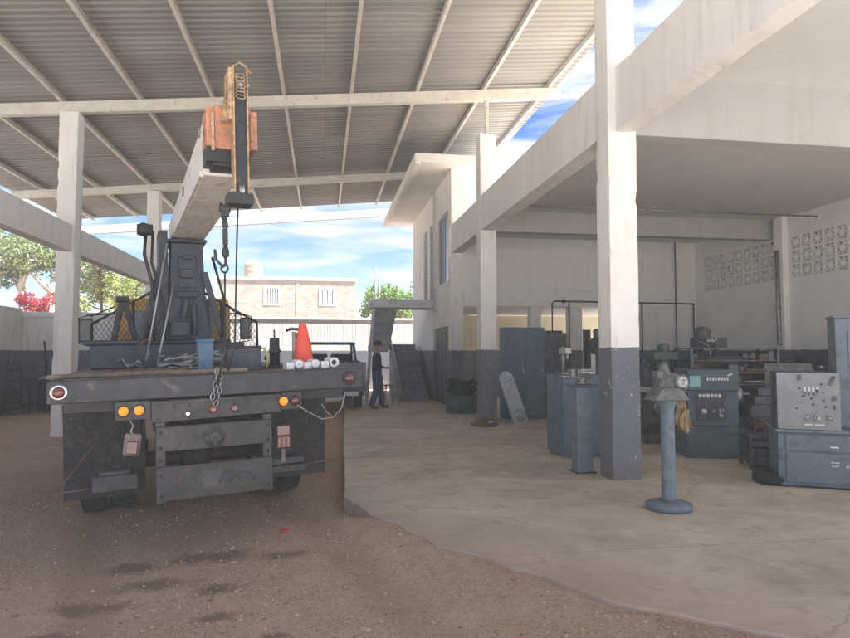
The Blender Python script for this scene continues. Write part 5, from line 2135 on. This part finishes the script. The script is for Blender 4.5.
# big milling machine with silver panel on blue cabinet
bp_ = thing('control_cabinet', 'slate blue machine cabinet with knob covered silver panel at workshop front', 'machine cabinet', (5.62, 6.45, 0), R(-30))
mb = MB()
mb.bx(-.5, .62, .05, .8, .02, .62)
mb.bx(-.52, .64, .03, .82, .62, .66)
mb.build('cabinet_body', 'mach_blue', bp_, bevel=.012, seg=2)
mb = MB()
mb.bx(-.42, .54, .03, .0495, .06, .40)
mb.bx(-.42, .54, .03, .0495, .42, .60)
dr = mb.build('door', 'mach_blue', bp_, bevel=.006)
mb = MB()
mb.bx(.02, .1, .012, .0295, .26, .275)
mb.bx(.02, .1, .012, .0295, .30, .315)
mb.bx(.02, .1, .012, .0295, .47, .485)
mb.lathe((.18, .029, .27), (0, -1, 0), [(0, .022), (.012, .02)], 12)
mb.build('handle', 'chrome', dr)
mb = MB()
mb.bx(-.5, .15, .08, .5, .661, 1.32)
pn = mb.build('panel_box', 'mach_dark', bp_, bevel=.01)
mb = MB()
mb.bx(-.49, .14, .062, .0795, .67, 1.31)
mb.bx(-.49, .14, .05, .0615, .665, .69)
for q in range(4):
    mb.bx(-.22 + q * .042, -.195 + q * .042, .052, .0615, 1.1, 1.15, 2)
    mb.bx(-.215 + q * .042, -.2 + q * .042, .055, .0615, 1.05, 1.09, 1)
mb.bx(-.28, -.24, .05, .0615, 1.22, 1.29, 1)
mb.bx(.06, .1, .05, .0615, 1.0, 1.05, 1)
mb.bx(.07, .09, .05, .0615, .9, .95, 1)
mb.bx(-.22, -.14, .052, .0615, .712, .73, 2)
mb.bx(-.12, -.02, .052, .0615, .712, .73, 2)
mb.build('panel_face', ['panel', 'mach_dark', 'whitemark'], pn)
for q in range(3):
    mb = MB()
    x = -.19 + q * .11
    r = .05 if q == 1 else .036
    mb.lathe((x, .061, .80), (0, -1, 0), [(0, r), (.02, r), (.02, r * .75), (.012, r * .7), (.012, r * .5), (.04, r * .42)], 20, 0)
    mb.build('dial', 'steel', pn)
rnd = random.Random(6)
for q in range(14):
    mb = MB()
    x = max(-.42, min(.05, rnd.gauss(-.13, .09)))
    z = .88 + .023 * q
    r = rnd.uniform(.009, .016)
    mb.lathe((x, .061, z), (0, -1, 0), [(0, r), (.02, r * .9)], 10)
    mb.build('knob', 'mach_dark' if q % 4 else 'steel', pn)
mb = MB()
mb.box((.06, .05, 1.22), (.03, .02, .12), Matrix.Rotation(.5, 3, 'Y'), 0)
mb.build('lever', 'mach_dark', pn)
mb = MB()
mb.bx(.18, .62, .4, .8, .661, 1.95)
mb.bx(.16, .64, .38, .82, 1.951, 1.98)
mb.bx(.3, .5, .385, .3995, 1.3, 1.8)
mb.build('machine_column', 'mach_blue', bp_, bevel=.015, seg=2)

# tyre on the floor
t = thing('worn_tyre', 'small worn tyre lying flat between the two machine cabinets', 'tyre', (5.32, 6.95, .07))
mb = MB()
mb.lathe((0, 0, 0), (0, 0, 1), [(-.07, .14), (-.07, .2), (-.05, .235), (0, .245), (.05, .235), (.07, .2), (.07, .14), (.05, .125), (-.05, .125)], 26, 0, True)
mb.build('tyre_casing', 'rubber', t)
mb = MB()
mb.lathe((0, 0, -.02), (0, 0, 1), [(0, .124), (.03, .12), (.035, .04), (.05, .03)], 20)
mb.build('rim', 'rust', t)

# more machinery in the middle distance
def dial(parent, x, y, z, r, mt='steel'):
    mb = MB()
    mb.lathe((x, y, z), (0, -1, 0), [(0, r * .4), (.04, r * .3), (.05, r), (.065, r), (.065, r * .8), (.055, r * .75)], 18)
    for q in range(3):
        a = 2 * PI * q / 3
        mb.bar((x, y - .058, z), (x + r * .85 * math.cos(a), y - .058, z + r * .85 * math.sin(a)), .014, .01, up=(0, 1, 0))
    mb.build('handwheel', mt, parent)
t = thing('shaping_machine', 'squat grey green shaping machine with ram between the milling machine and the parts rack', 'shaper', (6.55, 11.6, 0), R(-20))
mb = MB()
mb.bx(-.3, .3, -.2, .8, 0, .1)
mb.prism([(-.1, .1), (.75, .1), (.7, 1.05), (-.02, 1.05)], 'x', -.25, .25)
mb.build('machine_body', 'mach_grey', t, bevel=.03, seg=2)
mb = MB()
mb.bx(-.15, .15, -.5, .75, 1.051, 1.22)
mb.cyl((0, -.5, 1.14), (0, -.58, 1.14), .12)
mb.bx(-.05, .05, -.62, -.5, .92, 1.12)
mb.build('ram', 'mach_dark', t, bevel=.015)
mb = MB()
mb.bx(-.25, .25, -.5, -.11, .55, .85)
mb.bx(-.12, .12, -.42, -.2, .851, .95)
mb.build('table', 'steel', t, bevel=.01)
dial(t, -.1, -.52, .7, .1)
mb = MB()
mb.lathe((.26, .35, .55), (1, 0, 0), [(0, .25), (.05, .27), (.09, .25)], 24)
mb.build('pulley_cover', 'mach_teal', t)
t = thing('long_bed_lathe', 'long low grey lathe with rounded headstock standing beyond the control cabinet', 'lathe', (8.4, 9.6, 0), R(-18))
mb = MB()
mb.bx(-1.1, -.4, -.25, .3, 0, .62)
mb.bx(.8, 1.3, -.22, .26, 0, .62)
mb.bx(-1.1, 1.5, -.2, .24, .621, .82)
mb.build('bed', 'mach_blue', t, bevel=.015, seg=2)
mb = MB()
mb.bx(-1.1, -.35, -.26, .3, .821, 1.36)
mb.bx(-.95, -.5, -.275, -.2605, .95, 1.25)
hs2 = mb.build('headstock', 'mach_grey', t, bevel=.05, seg=3)
dial(hs2, -.85, -.28, 1.1, .06)
dial(hs2, -.62, -.28, 1.02, .05)
mb = MB()
mb.lathe((-.35, .0, 1.08), (1, 0, 0), [(0, .1), (.03, .17), (.12, .17), (.14, .06)], 22)
mb.build('chuck', 'steel', t)
mb = MB()
mb.bx(.0, .5, -.3, .28, .821, .98)
mb.bx(.1, .4, -.2, .1, .981, 1.12)
mb.bx(.0, .5, -.33, -.3005, .45, .95)
cg = mb.build('carriage', 'mach_dark', t, bevel=.012)
dial(cg, .12, -.335, .65, .11)
t = thing('column_drill', 'olive column drill with round table near the back of the workshop', 'drill press', (6.15, 13.6, 0), R(-10))
mb = MB()
mb.bx(-.28, .28, -.35, .3, 0, .1)
mb.cyl((0, .12, .1), (0, .12, 1.75), .075)
mb.build('stand', 'mach_grey', t, bevel=.01)
mb = MB()
mb.lathe((0, -.12, .92), (0, 0, 1), [(0, .08), (.02, .24), (.06, .24)], 24)
mb.build('table', 'steel', t)
mb = MB()
mb.bx(-.14, .14, -.35, .3, 1.5, 1.86)
mb.cyl((0, -.22, 1.5), (0, -.22, 1.25), .055, .03)
mb.lathe((0, .2, 1.86), (0, 0, 1), [(0, .1), (.2, .1), (.22, .05)], 18)
mb.build('drill_head', 'mach_green', t, bevel=.04, seg=3)
dial(t, .08, -.36, 1.65, .1)
t = thing('welding_set', 'boxy teal welding set on small wheels below the shaping machine', 'welder', (6.35, 10.15, 0), R(-25))
mb = MB()
mb.bx(-.22, .22, -.3, .3, .12, .72)
mb.bx(-.2, .2, -.312, -.3005, .42, .68)
for q in range(6):
    mb.bx(-.17, .17, -.31, -.3005, .17 + q * .035, .18 + q * .035)
mb.build('welder_case', 'mach_teal', t, bevel=.015, seg=2)
dial(t, .0, -.313, .56, .05, 'black')
mb = MB()
mb.tube([(-.15, 0, .72), (-.15, 0, .8), (.15, 0, .8), (.15, 0, .72)], .014)
mb.build('handle', 'black', t)
for x in (-.2, .2):
    mb = MB()
    mb.lathe((x - .025, .0, .08), (1, 0, 0), [(0, .04), (0, .075), (.05, .075), (.05, .04)], 16)
    mb.build('wheel', 'rubber', t)
mb = MB()
mb.tube([(.1, -.32, .3), (.2, -.5, .1), (.0, -.62, .02), (-.25, -.5, .02), (-.3, -.2, .02)], .016)
mb.build('cable', 'black', t)

# far bench under the side wall
t = thing('steel_workbench', 'long dark steel workbench along the pierced block wall', 'workbench', (10.2, 12.6, 0), R(90))
mb = MB()
mb.bx(-2.6, 2.6, -.5, .35, .84, .9)
mb.build('tabletop', 'mach_dark', t, bevel=.006)
for x in (-2.5, 0, 2.5):
    for y in (-.42, .28):
        mb = MB()
        mb.bx(x - .03, x + .03, y - .03, y + .03, 0, .839)
        mb.build('leg', 'mach_dark', t)
for k, (y, s, lab) in enumerate(((11.2, .35, 'boxy dark gearbox casing on the near end of the long workbench'), (12.6, .28, 'smaller dark gearbox casing midway along the workbench'), (13.9, .32, 'dark gearbox casing on the far end of the workbench'))):
    t = thing('gearbox', lab, 'gearbox', (10.1, y, .901), R(20 * k), 'gearboxes on the workbench')
    mb = MB()
    mb.box((0, 0, s), (s * 1.3, s * 1.6, s * 2), None, 0, .85)
    mb.lathe((-s * .6, 0, s), (-1, 0, 0), [(0, s * .6), (.05, s * .6), (.08, s * .3), (.16, s * .25)], 18)
    mb.build('casing', 'mach_dark', t, bevel=.02, seg=2)
    mb = MB()
    mb.cyl((-s * .6 - .16, 0, s), (-s * .6 - .3, 0, s), s * .12)
    mb.build('shaft', 'steel', t)

# stool by the stair, bench and junk at the yard wall
t = thing('metal_stool', 'small metal stool standing beside the stair foot', 'stool', (2.0, 19.6, 0))
mb = MB()
mb.lathe((0, 0, .52), (0, 0, 1), [(0, .16), (.03, .16), (.035, .1)], 20)
mb.build('seat', 'steel', t)
for q in range(4):
    a = q * PI / 2 + .5
    mb = MB()
    mb.tube([(.11 * math.cos(a), .11 * math.sin(a), .52), (.2 * math.cos(a), .2 * math.sin(a), 0)], .013)
    mb.build('leg', 'galv', t)
t = thing('work_table', 'dark steel work table strewn with pale sheet offcuts at the panelled wall', 'table', (-7.1, 19.6, -.14))
mb = MB()
mb.bx(-1.0, 1.0, -.4, .4, .85, .92)
mb.build('tabletop', 'dark_steel', t)
for x in (-.92, .92):
    for y in (-.34, .34):
        mb = MB()
        mb.bx(x - .035, x + .035, y - .035, y + .035, 0, .849)
        mb.build('leg', 'dark_steel', t)
mb = MB()
mb.bx(-.9, .9, -.3, .3, .25, .29)
mb.bx(-.7, .1, -.2, .25, .291, .6)
mb.build('shelf', 'dark_steel', t)
for k, (x, z, w, rz, lab) in enumerate(((-.35, .93, .8, .1, 'wide pale sheet offcut on the dark work table'), (.45, .93, .5, -.2, 'narrow pale sheet offcut on the dark work table'))):
    mb = MB()
    for q in range(6):
        mb.box((0, q * .02 - .05, q * .012), (w * (1 - q * .06), .3, .008), Matrix.Rotation(.02 * q, 3, 'Y'))
    o = mb.build('sheet_offcut', 'galv')
    o.location = (-7.1 + x, 19.5, -.14 + z)
    o.rotation_euler = (0, 0, rz)
    tag(o, lab, 'metal sheet', 'sheet offcuts on the work table')
t = thing('hand_trolley', 'dark two wheeled hand trolley leaning at the yard wall near the panelled wall', 'trolley', (-8.3, 19.0, -.14), R(20))
mb = MB()
for s in (-.18, .18):
    mb.tube([(s, 0, .1), (s, .12, 1.2), (s * .8, .3, 1.45)], .018)
for z in (.3, .6, .9, 1.2):
    mb.tube([(-.18, .12 * (z / 1.2), z), (.18, .12 * (z / 1.2), z)], .014)
mb.bx(-.2, .2, -.22, .02, .05, .065)
mb.build('frame', 'black', t)
for s in (-.24, .24):
    mb = MB()
    mb.lathe((s - .03, .06, .13), (1, 0, 0), [(0, .06), (0, .12), (.02, .13), (.04, .13), (.06, .12), (.06, .06)], 18)
    mb.build('wheel', 'rubber', t)
mb = MB()
mb.tube([(0, 0, 0), (.05, 0, 1.4), (-.03, 0, 2.0)], .03)
o = mb.build('bent_pole', 'black')
o.location = (-8.0, 20.2, -.14)
tag(o, 'thin dark bent pole standing against the panelled wall', 'pole')

# ------------------------------------------------------------------ dusty air
mb = MB()
mb.bx(-140, 140, -140, 140, -1.3, 9.5)
m, nt, b = new_mat('dusty_air')
nt.nodes.remove(b)
pv = nt.nodes.new('ShaderNodeVolumePrincipled')
pv.inputs['Color'].default_value = (.97, .96, .94, 1)
pv.inputs['Density'].default_value = .006
pv.inputs['Anisotropy'].default_value = .1
nt.links.new(pv.outputs['Volume'], nt.nodes['Material Output'].inputs['Volume'])
struct(mb.build('haze', m), 'stuff')
